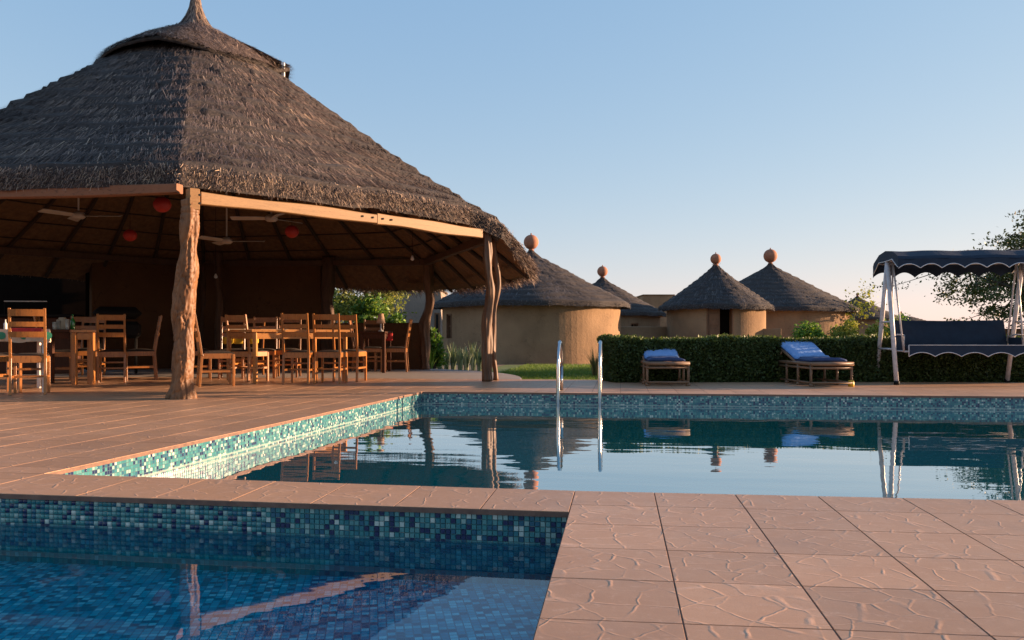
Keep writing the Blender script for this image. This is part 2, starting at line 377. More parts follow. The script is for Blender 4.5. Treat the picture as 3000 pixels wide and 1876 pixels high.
M['leafdark'] = leafmat('olive_leaves', [(0, (.04, .055, .022)), (.6, (.09, .115, .042)), (1, (.17, .19, .065))], trans=.2)
M['leafvar'] = leafmat('striped_leaves', [(0, (.10, .15, .06)), (.5, (.26, .30, .15)), (1, (.58, .56, .36))], trans=.2)
M['leafdry'] = leafmat('dry_stems', [(0, (.08, .08, .03)), (.6, (.19, .17, .07)), (1, (.34, .28, .12))])
M['bark'] = simple('bark', (.075, .055, .04), (.045, .035, .028), .9, 12, .6)
M['bottle'] = simple('green_glass', (.03, .22, .04), None, .08, spec=.8)
M['glass'] = simple('cloudy_glass', (.42, .42, .36), None, .1, spec=.8)
M['lampshade'] = simple('lamp_shade_cloth', (.55, .36, .24), None, .8)
M['block'] = simple('grey_block', (.42, .38, .36), (.32, .3, .28), .9, 6, kind='World')

def watermat(name, tint, amp, sc=1.6, stretch=(.45, 1.3, 1), body=(.0, .24, .32), turb=.42, ior=1.33, gain=1.0):
    m, nt, out = newmat(name); v = coords(nt, 'World', stretch)
    a = noise_(nt, v, sc, 2, .45); b = noise_(nt, v, sc * 3.1, 2, .5)
    h = math_(nt, 'MULTIPLY_ADD', b, .22, a); nm = bump(nt, h, 1.0, amp)
    fr = N(nt, 'ShaderNodeFresnel'); fr.inputs['IOR'].default_value = ior; nt.links.new(nm, fr.inputs['Normal'])
    gl = N(nt, 'ShaderNodeBsdfGlossy'); gl.inputs['Roughness'].default_value = 0.0; gl.inputs['Color'].default_value = (1, 1, 1, 1); nt.links.new(nm, gl.inputs['Normal'])
    tr = N(nt, 'ShaderNodeBsdfTransparent'); tr.inputs[0].default_value = (*tint, 1)
    df = N(nt, 'ShaderNodeBsdfDiffuse'); df.inputs[0].default_value = (*body, 1)      # light scattered back by the water body
    bd = N(nt, 'ShaderNodeMixShader'); bd.inputs[0].default_value = turb; nt.links.new(tr.outputs[0], bd.inputs[1]); nt.links.new(df.outputs[0], bd.inputs[2])
    mx = N(nt, 'ShaderNodeMixShader'); nt.links.new(math_(nt, 'MULTIPLY', fr.outputs[0], gain, clamp=True), mx.inputs[0]); nt.links.new(bd.outputs[0], mx.inputs[1]); nt.links.new(gl.outputs[0], mx.inputs[2])
    nt.links.new(mx.outputs[0], out.inputs[0]); return m
M['water'] = watermat('pool_water', (.40, .88, .95), .0045, 1.35, ior=3.2, gain=1.35)
M['water2'] = watermat('shallow_water', (.45, .88, .97), .0008, 2.2, body=(.0, .26, .38), turb=.12, ior=1.27)

# ================================================================ SETTING
# ---- terrain
tb = MB(); tb.prism([(-2500, -2500), (2500, -2500), (2500, 4500), (-2500, 4500)], -6, -5.5)
GZ = -0.15
def ground_sheet():
    # one sheet with a hole for the pool area, reaching the horizon
    b = MB(); o = [(-2500, -1500), (2500, -1500), (2500, 4500), (-2500, 4500)]; i = [(-12.5, -5.5), (13.8, -5.5), (13.8, 13.0), (-12.5, 13.0)]
    vs = [(x, y, GZ) for x, y in o] + [(x, y, GZ) for x, y in i]
    b.add(vs, [(0, 1, 5, 4), (1, 2, 6, 5), (2, 3, 7, 6), (3, 0, 4, 7)])
    return b.obj('ground', M['soil'])
tag(ground_sheet(), 'sandy garden earth reaching to the horizon', kind='structure')

# pool outlines
XL0, YN_L = P(130, 1388).x, P(130, 1388).y      # near-left corner of the large pool
XL1, YF = P(1238, 1148).x, P(1238, 1148).y      # far-left corner
SPX = -0.19                                     # right edge of the small pool
YN = 3.79; XR = 11.0
def edgeX(y): return XL0 + (XL1 - XL0) * (y - YN_L) / (YF - YN_L)
def nearY(x):                                   # near edge of the large pool
    return YN if x > -.19 else YN + (YN_L - YN) * min(1.0, (-.19 - x) / (-.19 - XL0))
def smallY(x): return 3.332 + .095 * max(0.0, (-.19 - x) / 2.43)
DECKY = 13.45
T = .016
deck = MB()
def slab(poly): deck.prism(poly, -T - .006, -.0024)
slab([(SPX, -5), (13.5, -5), (13.5, YN), (SPX, YN)])
slab([(XR, YN + .0005), (13.5, YN + .0005), (13.5, YF), (XR, YF)])
slab([(XL0, smallY(XL0)), (SPX - .0005, smallY(SPX)), (SPX - .0005, YN), (XL0, YN_L)])
slab([(-12, smallY(-5)), (-5, smallY(-5)), (XL0 - .0005, smallY(XL0)), (XL0 - .0005, YN_L), (XL1 - .0005, YF), (XL1 - .0005, DECKY), (-12, DECKY)])
slab([(-12, -5), (-5, -5), (-5, smallY(-5) - .0005), (-12, smallY(-5) - .0005)])
slab([(-5 + .0005, -5), (SPX - .0005, -5), (SPX - .0005, .5), (-5 + .0005, .5)])
slab([(XL1, YF + .0005), (13.5, YF + .0005), (13.5, DECKY), (XL1, DECKY)])
DECK = deck.obj('pool_deck', M['grout']); tag(DECK, 'terracotta paved deck around the two pools', kind='structure')

# deck tiles
tiles = []     # quads of 4 xy corners
G = .0022
def cell(a, b, c, d): tiles.append((a, b, c, d))
PX, PY = .338, .352
# right foreground
ys = [3.79] + [3.477 - PY * k for k in range(10)]
for j in range(len(ys) - 1):
    for i in range(16):
        x0 = SPX + i * PX; cell((x0, ys[j + 1]), (x0 + PX, ys[j + 1]), (x0 + PX, ys[j]), (x0, ys[j]))
# strip between the pools
xs = [SPX]; 
while xs[-1] > XL0 + .2: xs.append(xs[-1] - .345)
xs[-1] = XL0
for i in range(len(xs) - 1):
    x1, x0 = xs[i], xs[i + 1]
    cell((x0, smallY(x0)), (x1, smallY(x1)), (x1, nearY(x1)), (x0, nearY(x0)))
# left terrace
y = smallY(XL0)
yy = [y]
while yy[-1] < DECKY - .1: yy.append(yy[-1] + PY)
yy[-1] = DECKY
def ex(y_):
    return XL0 if y_ < YN_L else (edgeX(y_) if y_ < YF else XL1)
yy = sorted([t for t in yy if abs(t - YN_L) > .12] + [YN_L])
for j in range(len(yy) - 1):
    for i in range(26):
        f = lambda u, t: (ex(t) - u * PX, t)
        if f(i, yy[j])[0] < -11.6: break
        cell(f(i + 1, yy[j]), f(i, yy[j]), f(i, yy[j + 1]), f(i + 1, yy[j + 1]))
# far strip
yf = [YF]
while yf[-1] < DECKY - .1: yf.append(yf[-1] + PY)
yf[-1] = DECKY
for j in range(len(yf) - 1):
    for i in range(40):
        x0 = XL1 + i * PX; cell((x0, yf[j]), (x0 + PX, yf[j]), (x0 + PX, yf[j + 1]), (x0, yf[j + 1]))
def proj(p):
    x, y_ = p[0], p[1]; xc = x * RX + y_ * RY; d = -x * RY + y_ * RX
    return (1500 + F * xc / max(d, .01), HY + F * H / max(d, .01), d)
def visarea(q):
    pr = [proj(p) for p in q]
    if min(p[2] for p in pr) < .5: return 0
    cx = sum(p[0] for p in pr) / 4; cy = sum(p[1] for p in pr) / 4
    if max(p[0] for p in pr) < 0 or min(p[0] for p in pr) > 3000 or min(p[1] for p in pr) > 1876: return 0
    a = 0
    for k in range(4): a += pr[k][0] * pr[(k + 1) % 4][1] - pr[(k + 1) % 4][0] * pr[k][1]
    return abs(a) / 2
def tile_geo(mb, q, dz=0.0, tilt=(0, 0)):
    c = Vector((sum(p[0] for p in q) / 4, sum(p[1] for p in q) / 4))
    def ins(k):
        out_ = []
        for p in q:
            v = Vector(p) - c; out_.append(c + Vector((v.x - math.copysign(k, v.x), v.y - math.copysign(k, v.y))))
        return out_
    lo, mid_, top = ins(G), ins(G), ins(G + .0007)
    z = lambda p, h: h + dz + (p.x - c.x) * tilt[0] + (p.y - c.y) * tilt[1]
    vs = [(p.x, p.y, -.0055) for p in lo] + [(p.x, p.y, z(p, -.0009)) for p in mid_] + [(p.x, p.y, z(p, 0)) for p in top]
    fs = [(8, 9, 10, 11)] + [(k, (k + 1) % 4, 4 + (k + 1) % 4, 4 + k) for k in range(4)] + [(4 + k, 4 + (k + 1) % 4, 8 + (k + 1) % 4, 8 + k) for k in range(4)]
    mb.add(vs, fs)
order = sorted(tiles, key=visarea, reverse=True)
rest = MB(); trnd = []
for i, q in enumerate(order):
    va = visarea(q); dz = random.uniform(-.0003, .0003); tl = (random.uniform(-.0008, .0008), random.uniform(-.0008, .0008))
    if i < 300 and va > 60:
        b = MB(); tile_geo(b, q, dz, tl); b.obj('paving_tile', M['tile'], DECK)
    else: tile_geo(rest, q, dz, tl)
o = rest.obj('paving_tiles', M['tile'], DECK); tag(o, kind='stuff')

# ---- pool basins (walls with metric UVs)
def basin(name, poly, zt, zb, mat, label, lips=None, matfloor=None):
    V = []; Q = []; UV = []; u = 0.0; n = len(poly)
    for i in range(n):
        a, b = Vector(poly[i]), Vector(poly[(i + 1) % n]); L = (b - a).length
        k = len(V); V += [(a.x, a.y, zb), (b.x, b.y, zb), (b.x, b.y, zt), (a.x, a.y, zt)]; Q.append((k, k + 1, k + 2, k + 3))
        UV += [(u, zb), (u + L, zb), (u + L, zt), (u, zt)]; u += round(L / PITCH) * PITCH + PITCH * 7
    me = bpy.data.meshes.new(name); me.from_pydata(V, [], Q); me.materials.append(mat)
    l = me.uv_layers.new(name='UVMap')
    for i, c in enumerate(UV): l.data[i].uv = c
    o = link(bpy.data.objects.new(name, me)); tag(o, label, kind='structure')
    k = len(poly)
    me2 = bpy.data.meshes.new('pool_floor'); me2.from_pydata([(p[0], p[1], zb) for p in poly], [], [tuple(range(k))]); me2.materials.append(matfloor or mat)
    l = me2.uv_layers.new(name='UVMap')
    for i, p in enumerate(poly): l.data[i].uv = (p[0] * .96 + p[1] * .28, -p[0] * .28 + p[1] * .96)
    fo = link(bpy.data.objects.new('pool_floor', me2), o)
    return o
WL = -.155; WS = -.132; o_ = .012
main_poly = [(XL0 - o_, YN_L - o_), (SPX, YN - o_), (XR + o_, YN - o_), (XR + o_, YF + o_), (XL1 - o_, YF + o_)]
basin('swimming_pool', main_poly, -.022, -.9, M['mos_teal'], 'large rectangular swimming pool lined with teal glass mosaic', matfloor=M['mos_aqua'])
small_poly = [(-5.0, .5), (SPX + o_, .5), (SPX + o_, smallY(SPX) + o_), (XL0, smallY(XL0) + o_), (-5.0, smallY(-5) + o_)]
SP = basin('children_pool', small_poly, -.022, -.29, M['mos_teal'], 'shallow small pool with blue mosaic floor in the near left corner', matfloor=M['mos_blue'])
def sheet(name, poly, z, mat, label):
    me = bpy.data.meshes.new(name); me.from_pydata([(p[0], p[1], z) for p in poly], [], [tuple(range(len(poly)))]); me.materials.append(mat)
    return tag(link(bpy.data.objects.new(name, me)), label, kind='structure')
sheet('water', main_poly, WL, M['water'], 'calm teal water of the large pool')
sheet('water', small_poly, WS, M['water2'], 'still clear water of the small pool')
# glass tiles standing on the far wall of the small pool, above the water
tb = MB(); h_ = PITCH / 2 - .0011
tb.add([(-h_, 0, -h_), (h_, 0, -h_), (h_, 0, h_), (-h_, 0, h_), (-h_ + .001, -.0025, -h_ + .001), (h_ - .001, -.0025, -h_ + .001), (h_ - .001, -.0025, h_ - .001), (-h_ + .001, -.0025, h_ - .001)],
       [(4, 5, 6, 7), (0, 1, 5, 4), (1, 2, 6, 5), (2, 3, 7, 6), (3, 0, 4, 7)])
tme = tb.mesh('mosaic_tile', M['mos_piece'])
cells = []
for c in range(118):
    x = SPX + o_ - PITCH * (c + .5); yw = smallY(x) + o_
    for r_ in range(5): cells.append((x, yw - .0006, -.022 - PITCH * (r_ + .5)))
for c in cells[:300]:
    t_ = bpy.data.objects.new('mosaic_tile', tme); t_.location = c; t_.rotation_euler = (0, 0, -.039); link(t_, SP)
base = np.array(tb.v); fq = np.array([f for f in tb.f if len(f) == 4]); cc = np.array(cells[300:])
V = (cc[:, None, :] + base[None]).reshape(-1, 3); Q = (np.arange(len(cc))[:, None, None] * 8 + fq[None]).reshape(-1, 4)
o = fastmesh('mosaic_tiles', V, Q, M['mos_attr'], np.repeat(rng.random(len(cc)), 5), parent=SP); tag(o, kind='stuff')
# inlet nozzle
b = MB(); b.lathe((0, 0, 0), [(.035, 0), (.035, .006), (.02, .008), (.018, .003), (.0, .003)], 16)
o = b.obj('inlet_nozzle', M['darkmetal'], SP); xx = P(790, 1600, -.2).x; o.location = (xx, smallY(xx) + o_ - .001, -.2); o.rotation_euler = (PI / 2, 0, 0)

# ---- pavilion floor (rounded concrete slab behind the deck)
PC = (-5.05, 13.95)                       # pavilion centre, right / ahead of the viewpoint
PCW = CW(*PC)
pts = []
for k in range(97):
    a = 2 * PI * k / 96; p = PCW + Vector((math.cos(a) * 5.2, math.sin(a) * 5.2, 0)); pts.append(p)
rim = [p for p in pts if p.y > DECKY + .01]
rim.sort(key=lambda p: math.atan2(p.y - PCW.y, p.x - PCW.x))
poly = [(p.x, p.y) for p in rim]
xr_ = PCW.x + math.sqrt(5.2 ** 2 - (DECKY - PCW.y) ** 2); xl_ = 2 * PCW.x - xr_
poly = [(xr_, DECKY + .002)] + poly + [(xl_, DECKY + .002)]
b = MB(); b.prism(poly, GZ - .05, .0); tag(b.obj('pavilion_floor', M['concrete']), 'smooth grey concrete floor with a rounded outer edge', kind='structure')
# apron sheet between floor and deck is the same concrete, lawn beyond
lp = [P(1100, 1090, GZ), P(1240, 1096, GZ), P(1500, 1100, GZ)]
lawn = MB()
lx0, lx1 = -3.2, 14.0
lawn.add([(lx0, DECKY - .0, GZ + .004), (lx1, DECKY - .0, GZ + .004), (lx1, 24.6, GZ + .004), (lx0, 24.6, GZ + .004)], [(0, 1, 2, 3)])
LAWN = lawn.obj('lawn', M['lawn']); tag(LAWN, 'green lawn between the deck and the mud huts', kind='structure')
n = 60000
C = np.stack([rng.uniform(-2.6, 4.0, n), DECKY + .03 + (24.5 - DECKY) * rng.random(n) ** 1.3, np.full(n, GZ + .002)], 1)
rr = np.hypot(C[:, 0] - PCW.x, C[:, 1] - PCW.y); C = C[rr > 5.28]; n = len(C)
dv = rng.normal(0, .35, (n, 3)); dv[:, 2] = 1; dv = unit(dv) * rng.uniform(.03, .075, (n, 1))
sv_ = unit(np.cross(dv, rng.normal(size=(n, 3)))) * .004
tag(blades('grass', C, dv, sv_, M['grass'], taper=.2), 'short green lawn grass', 'grass', kind='stuff')

# ================================================================ THATCH
def interp(x, xp, fp): return np.interp(x, xp, fp)
def roof_surface(prof_s, prof_z, Rfun):
    """returns S(phi,s)->xyz local, arrays"""
    def f(phi, s, lift=0.0):
        r = Rfun(phi, s); z = interp(s, prof_s, prof_z) + lift
        return np.stack([r * np.cos(phi), r * np.sin(phi), z], -1)
    return f
def noise1(phi, seed, k=7):
    r_ = np.random.default_rng(seed); out_ = 0
    for i in range(1, k + 1): out_ = out_ + np.cos(i * phi * 2 + r_.uniform(0, 6.28)) * r_.uniform(.3, 1) / i ** .7
    return out_ / 2.2
def thatch(name, parent, prof_s, prof_z, Rfun, smax, thick, courses, nphi, mats, straw_n, slen, swid, seed, under=True, step=.05, phis=(0, 2 * PI)):
    """layered roof skin + loose straw on it"""
    base_m, straw_m, in_m = mats
    f = roof_surface(prof_s, prof_z, Rfun)
    per = 5; ns = courses * per
    s0 = prof_s[0]
    phi = np.linspace(phis[0], phis[1], nphi + 1)
    sm = smax(phi)
    tt = np.linspace(0, 1, ns + 1)
    PH, TT = np.meshgrid(phi, tt, indexing='ij'); SM = np.repeat(sm[:, None], ns + 1, 1)
    SS = s0 + (SM - s0) * TT
    wob = noise1(phi, seed, 6)[:, None] * .45 + .30 * np.sin(PH * 3 + TT * 40 + seed) * np.sin(PH * 7 + 1.7 * TT * courses)
    saw = (TT * courses + wob * (TT > .03)) % 1.0
    lift = step * (saw ** 1.2) - step * .5
    lift += .015 * noise1(phi * 5, seed + 1, 9)[:, None] * np.sin(TT * 37)
    X = f(PH, SS, lift)
    nv = (nphi + 1) * (ns + 1); idx = np.arange(nv).reshape(nphi + 1, ns + 1)
    Q = np.stack([idx[:-1, :-1], idx[:-1, 1:], idx[1:, 1:], idx[1:, :-1]], -1).reshape(-1, 4)
    V = X.reshape(-1, 3)
    # eave edge and under side
    XI = f(PH, np.maximum(SS - .0, s0), -thick * np.clip(TT * 4, 0, 1)); 
    if under:
        Vi = XI.reshape(-1, 3); Qe = np.stack([idx[:-1, -1], idx[:-1, -1] + nv, idx[1:, -1] + nv, idx[1:, -1]], -1)
        skin = fastmesh(name, np.concatenate([V, Vi]), np.concatenate([Q, Qe]), base_m, smooth=False, parent=parent)
        lin = fastmesh('thatch_lining', Vi, Q[:, ::-1], in_m, parent=skin)
    else:
        skin = fastmesh(name, V, Q, base_m, parent=parent)
    # straw
    n = straw_n
    ph = rng.uniform(phis[0], phis[1], n); sme = smax(ph)
    t = np.sqrt(rng.uniform(.0004, 1.0, n))
    # straws bunch at course ends
    w_ = interp(ph, phi, noise1(phi, seed, 6)) * .45 + .30 * np.sin(ph * 3 + t * 40 + seed) * np.sin(ph * 7 + 1.7 * t * courses)
    k = (t * courses + w_); t = t + (np.floor(k) + np.where(rng.random(n) < .86, rng.normal(.97, .10, n), rng.random(n)) - k) / courses
    t = np.clip(t, .002, .985); s_ = s0 + (sme - s0) * t
    L = slen * rng.uniform(.6, 1.3, n)
    p0 = f(ph, s_); p1 = f(ph, s_ + .05)
    dirv = unit(p1 - p0 + rng.normal(0, .0012, (n, 3)))
    up = np.zeros((n, 3)); up[:, 2] = 1
    tang = np.stack([-np.sin(ph), np.cos(ph), np.zeros(n)], -1)
    nor = unit(np.cross(tang, dirv)); nor *= np.sign(nor[:, 2:3])
    dirv = unit(dirv + tang * rng.normal(0, .15, (n, 1)) + nor * rng.uniform(.0, .12, (n, 1)))
    st = p0 - dirv * L[:, None] + nor * rng.uniform(-.1, step * .35, (n, 1))
    side = unit(np.cross(dirv, nor)) * (swid * rng.uniform(.6, 1.4, n))[:, None] / 2
    cn = np.floor(t * courses + w_); fr_ = t * courses + w_ - cn            # course number and position within the course
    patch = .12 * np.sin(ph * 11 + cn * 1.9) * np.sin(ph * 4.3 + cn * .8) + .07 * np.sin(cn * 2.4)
    rnd = np.clip(rng.beta(2.2, 2.6, n) + patch - .32 * ((fr_ < .72) & (fr_ > .06)), 0, 1)  # straws under each lip darker: shade of the course lines put into colour
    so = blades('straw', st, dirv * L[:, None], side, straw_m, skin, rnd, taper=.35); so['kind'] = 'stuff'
    return skin, f
def eave_fringe(parent, f, smax, n, thick, mat, slen, swid, phis=(0, 2 * PI)):
    ph = rng.uniform(phis[0], phis[1], n); sm = smax(ph)
    p = f(ph, sm - rng.uniform(0, .012, n), -rng.uniform(0, 1, n) * thick)
    out_ = np.stack([np.cos(ph), np.sin(ph), np.zeros(n)], -1)
    d = unit(out_ * rng.uniform(.25, .8, (n, 1)) + np.array([0, 0, -1]) * rng.uniform(.4, 1.0, (n, 1)) + rng.normal(0, .22, (n, 3)))
    L = (slen * rng.uniform(.3, 1.0, n) ** 1.5)[:, None]
    side = unit(np.cross(d, out_ + rng.normal(0, .3, (n, 3)))) * swid / 2
    p -= d * L * .35
    o = blades('eave_straw', p, d * L, side, mat, parent, taper=.3); o['kind'] = 'stuff'; return o

# ================================================================ PAVILION
pav = thing('thatched_pavilion', 'large open dining pavilion with a tall thatched roof on carved tree-trunk posts', 'pavilion', PCW, YAW)
# parts are modelled in the pavilion's frame: x right, y ahead as seen from the pool corner
RP = 4.80; A1 = R(-72)
corner = [Vector((RP * math.cos(A1 + k * PI / 3), RP * math.sin(A1 + k * PI / 3), 0)) for k in range(6)]
def LC(px, d, z=0): return Vector(((px - 1500) / F * d - PC[0], d - PC[1], z))
P1 = LC(530, 9.37); P2 = LC(1428, 12.9); P3 = LC(1247, 17.5)
def hexf(phi):
    a = (phi - A1) % (PI / 3) - PI / 6
    return math.cos(PI / 6) / np.cos(a) - .022 * np.exp(-((np.abs(a) - PI / 6) / .09) ** 2)
def Rmain(phi, s):
    hx = hexf(phi); k = np.clip((s - .8) / 2.6, 0, 1) * .9
    return s * (hx * k + (1 - k) * .955)
PS = [.10, .27, .98, 2.47, 3.15, 3.85, 4.5, 5.0, 5.35, 5.75]
PZ = [5.78, 5.53, 5.13, 4.08, 3.60, 3.12, 2.74, 2.44, 2.20, 1.88]
def smax_main(phi):
    a = np.degrees((phi + PI * 2) % (2 * PI)); a = np.where(a > 180, a - 360, a)       # -180..180
    base_ = np.interp(a, [-180, -150, -128, -100, -72, -40, -27, -16, -8, 0, 46, 75, 88, 108, 180], [5.5, 5.1, 4.86, 4.84, 4.86, 4.84, 4.84, 4.90, 5.42, 5.90, 5.92, 5.65, 5.3, 5.6, 5.5])
    return base_ + .028 * noise1(phi * 3, 5, 9) + .018 * noise1(phi * 9, 8, 9) - .06 * np.exp(-((a + 38) / 4) ** 2) * 1.0
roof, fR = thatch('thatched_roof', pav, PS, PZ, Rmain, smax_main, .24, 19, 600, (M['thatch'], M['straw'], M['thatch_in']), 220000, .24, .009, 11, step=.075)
eave_fringe(roof, fR, smax_main, 34000, .20, M['straw'], .15, .009)
eave_fringe(roof, fR, lambda p: smax_main(p) - .015, 7000, .24, M['straw_gold'], .11, .007)
eave_fringe(roof, fR, smax_main, 9000, .28, M['straw'], .30, .010, (-.16, 1.3))
# spire
b = MB()
prof = [(.66, 5.28), (.42, 5.44), (.26, 5.58), (.165, 5.72), (.095, 5.87), (.06, 6.04), (.045, 6.4), (.02, 6.55)]
b.lathe((0, 0, 0), prof, 24); sp = b.obj('spire', M['thatch'], roof, True)
n = 5000; zz = rng.uniform(5.36, 6.5, n); ph = rng.uniform(0, 2 * PI, n); rr = np.interp(zz, [p[1] for p in prof], [p[0] for p in prof]) + .004
C = np.stack([rr * np.cos(ph), rr * np.sin(ph), zz], 1); rr2 = np.interp(zz - .16, [p[1] for p in prof], [p[0] for p in prof]) + .014
C2 = np.stack([rr2 * np.cos(ph + rng.normal(0, .1, n)), rr2 * np.sin(ph), zz - .16], 1); dv = C2 - C
so = blades('straw', C, dv, unit(np.cross(dv, C)) * .005, M['straw'], roof); so['kind'] = 'stuff'
# cap with gablet vents
def smax_cap(phi): return 1.46 + .03 * noise1(phi * 4, 3, 8) + .07 * vent(phi)
def vent(phi):
    v = 0
    for c, wl, wr, h_ in ((-90, 56, 32, .85), (3, 16, 16, 1.0), (150, 26, 26, .8), (90, 22, 22, .8)):
        a = (np.degrees(phi) - c + 180) % 360 - 180; v = v + h_ * np.where(a < 0, np.clip(1 + a / wl, 0, 1), np.clip(1 - a / wr, 0, 1))
    return v
def Rcap(phi, s): return s * .965
capS = [.25, .98, 1.95]; capZ = [5.60, 5.19, 4.50]
def cap_mesh():
    nph, nst = 240, 18
    phi = np.linspace(0, 2 * PI, nph + 1); tt = np.linspace(0, 1, nst + 1); PH, TT = np.meshgrid(phi, tt, indexing='ij')
    SM = smax_cap(phi)[:, None]; SS = .3 + (SM - .3) * TT
    lift = -.03 + vent(phi)[:, None] * (TT ** 1.7) * .21 + .015 * ((TT * 5) % 1)
    f = roof_surface(capS, capZ, Rcap); X = f(PH, SS, lift); Xi = f(PH, SS, lift - .05)
    nv = X.shape[0] * X.shape[1]; idx = np.arange(nv).reshape(nph + 1, nst + 1)
    Q = np.stack([idx[:-1, :-1], idx[:-1, 1:], idx[1:, 1:], idx[1:, :-1]], -1).reshape(-1, 4)
    Qe = np.stack([idx[:-1, -1], idx[:-1, -1] + nv, idx[1:, -1] + nv, idx[1:, -1]], -1)
    o = fastmesh('roof_cap', np.concatenate([X.reshape(-1, 3), Xi.reshape(-1, 3)]), np.concatenate([Q, Q[:, ::-1] + nv, Qe]), M['thatch'], parent=roof)
    n = 22000; ph = rng.uniform(0, 2 * PI, n); t = np.sqrt(rng.random(n)); sm = smax_cap(ph)
    def g(ph_, t_): 
        s = .3 + (smax_cap(ph_) - .3) * t_; return f(ph_, s, -.01 + vent(ph_) * (np.clip(t_, 0, 1) ** 1.7) * .21)
    a = g(ph, t); c = g(ph + rng.normal(0, .02, n), t + .03); d = unit(c - a + rng.normal(0, .004, (n, 3))) * rng.uniform(.12, .28, (n, 1))
    tang = np.stack([-np.sin(ph), np.cos(ph), np.zeros(n)], -1); nor = unit(np.cross(tang, d)); nor *= np.sign(nor[:, 2:3])
    so = blades('straw', a - d * .5 + nor * .012, d + nor * .012, unit(np.cross(d, nor)) * .005, M['straw'], roof, np.clip(rng.beta(2, 2.6, n), 0, 1), .35); so['kind'] = 'stuff'
    # white bar for the sky gap in the vent is added below
    return o
cap_mesh()
b = MB(); q = fR(np.array([R(-3)]), np.array([1.50]))[0]; b.bar(q + np.array([.0, -.02, .02]), q + np.array([.0, -.02, .24]), .05, .05); b.obj('vent_sky_bar', M['white'], roof)  # white bar added for the bright sky seen through the vent

# posts
def trunk(name, base, top, r0, r1, mat, seed, nseg=46, n=30, knots=.10, crook=.05, carve=False, parent=pav, label=None):
    r_ = random.Random(seed); base, top = Vector(base), Vector(top); pts = []; rads = []
    ph1, ph2, ph3 = r_.uniform(0, 6), r_.uniform(0, 6), r_.uniform(0, 6)
    for i in range(nseg + 1):
        t = i / nseg; p = base.lerp(top, t); e = math.sin(PI * t) ** .7
        p += Vector((math.sin(t * 7 + ph1) * crook + math.sin(t * 17 + ph2) * crook * .35, math.cos(t * 6 + ph2) * crook, 0)) * e
        rad = r0 + (r1 - r0) * t; rad *= 1 + .10 * math.sin(t * 11 + ph3) + .05 * math.sin(t * 29 + ph1)
        if t < .05: rad *= 1 + (.05 - t) * 3
        pts.append(p); rads.append(rad)
    off = Vector((seed * 3.1, seed * 1.7, 0)); Lh = (top - base).length
    def tw(t, a):
        p = Vector((math.cos(a) * .9, math.sin(a) * .9, t * Lh * 1.3)) + off
        k = 1 + knots * noise.noise(p * 1.7) + knots * .5 * noise.noise(p * 5)
        k += knots * .45 * math.sin(a * 5 + t * 9 + 2 * noise.noise(p))
        if carve:
            if .93 < t < .938 or .965 < t < .972: k -= .10
            q = noise.noise(Vector((math.cos(a) * 1.6, math.sin(a) * 1.6, t * 3.4)) + off)
            g = abs(q * 9 + a * 1.2 + 2.2 * math.sin(t * 13)) % 1.0                 # long twisted gouges
            if t < .91: k -= .13 * max(0, 1 - abs(g - .5) / .13)
            q2 = noise.noise(Vector((math.cos(a) * 2.6, math.sin(a) * 2.6, t * 9)) + off * 2)
            if t < .90: k += .13 * max(-.5, min(.5, q2 * 2.2))
            u = t * 5.2 + .5 * math.sin(a); fu = u % 1
            if t < .9: k -= .07 * (abs(fu - .5 + .18 * math.cos(a * 2)) < .035)
            if t > .56: k -= 0
        return k
    b = MB(); b.tube(pts, rads, n, True, tw); o = b.obj(name, mat, parent, True)
    if label: o['label'] = label
    return o
trunk('post', P1 + Vector((0, 0, 0)), P1 + Vector((.10, 0, 2.12)), .120, .094, M['carved'], 3, 150, 72, .06, .022, True, label='carved front corner post in the sun')
# the front post is straight in its lower part
trunk('post', P2 + Vector((0, 0, 0)), P2 + Vector((-.0, .02, 2.32)), .072, .055, M['log'], 5, 60, 28, .30, .035, label='knotty post at the right corner')
trunk('post', P2 + Vector((.115, .35, 0)), P2 + Vector((.10, .35, 2.15)), .034, .04, M['log'], 9, 60, 16, .25, .045, label='thin twisted post behind the right corner post')
trunk('post', P3 + Vector((0, 0, 0)), P3 + Vector((.05, 0, 2.2)), .085, .09, M['log'], 12, 60, 24, .3, .05)
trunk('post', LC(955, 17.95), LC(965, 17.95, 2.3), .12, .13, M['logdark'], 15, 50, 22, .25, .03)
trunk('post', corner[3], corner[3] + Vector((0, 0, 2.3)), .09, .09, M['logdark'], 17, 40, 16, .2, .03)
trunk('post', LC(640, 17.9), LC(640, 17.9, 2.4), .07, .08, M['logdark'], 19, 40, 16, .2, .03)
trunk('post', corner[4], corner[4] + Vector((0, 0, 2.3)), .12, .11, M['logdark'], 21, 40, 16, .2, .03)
trunk('post', corner[5], corner[5] + Vector((0, 0, 2.3)), .12, .11, M['logdark'], 23, 40, 16, .2, .03)
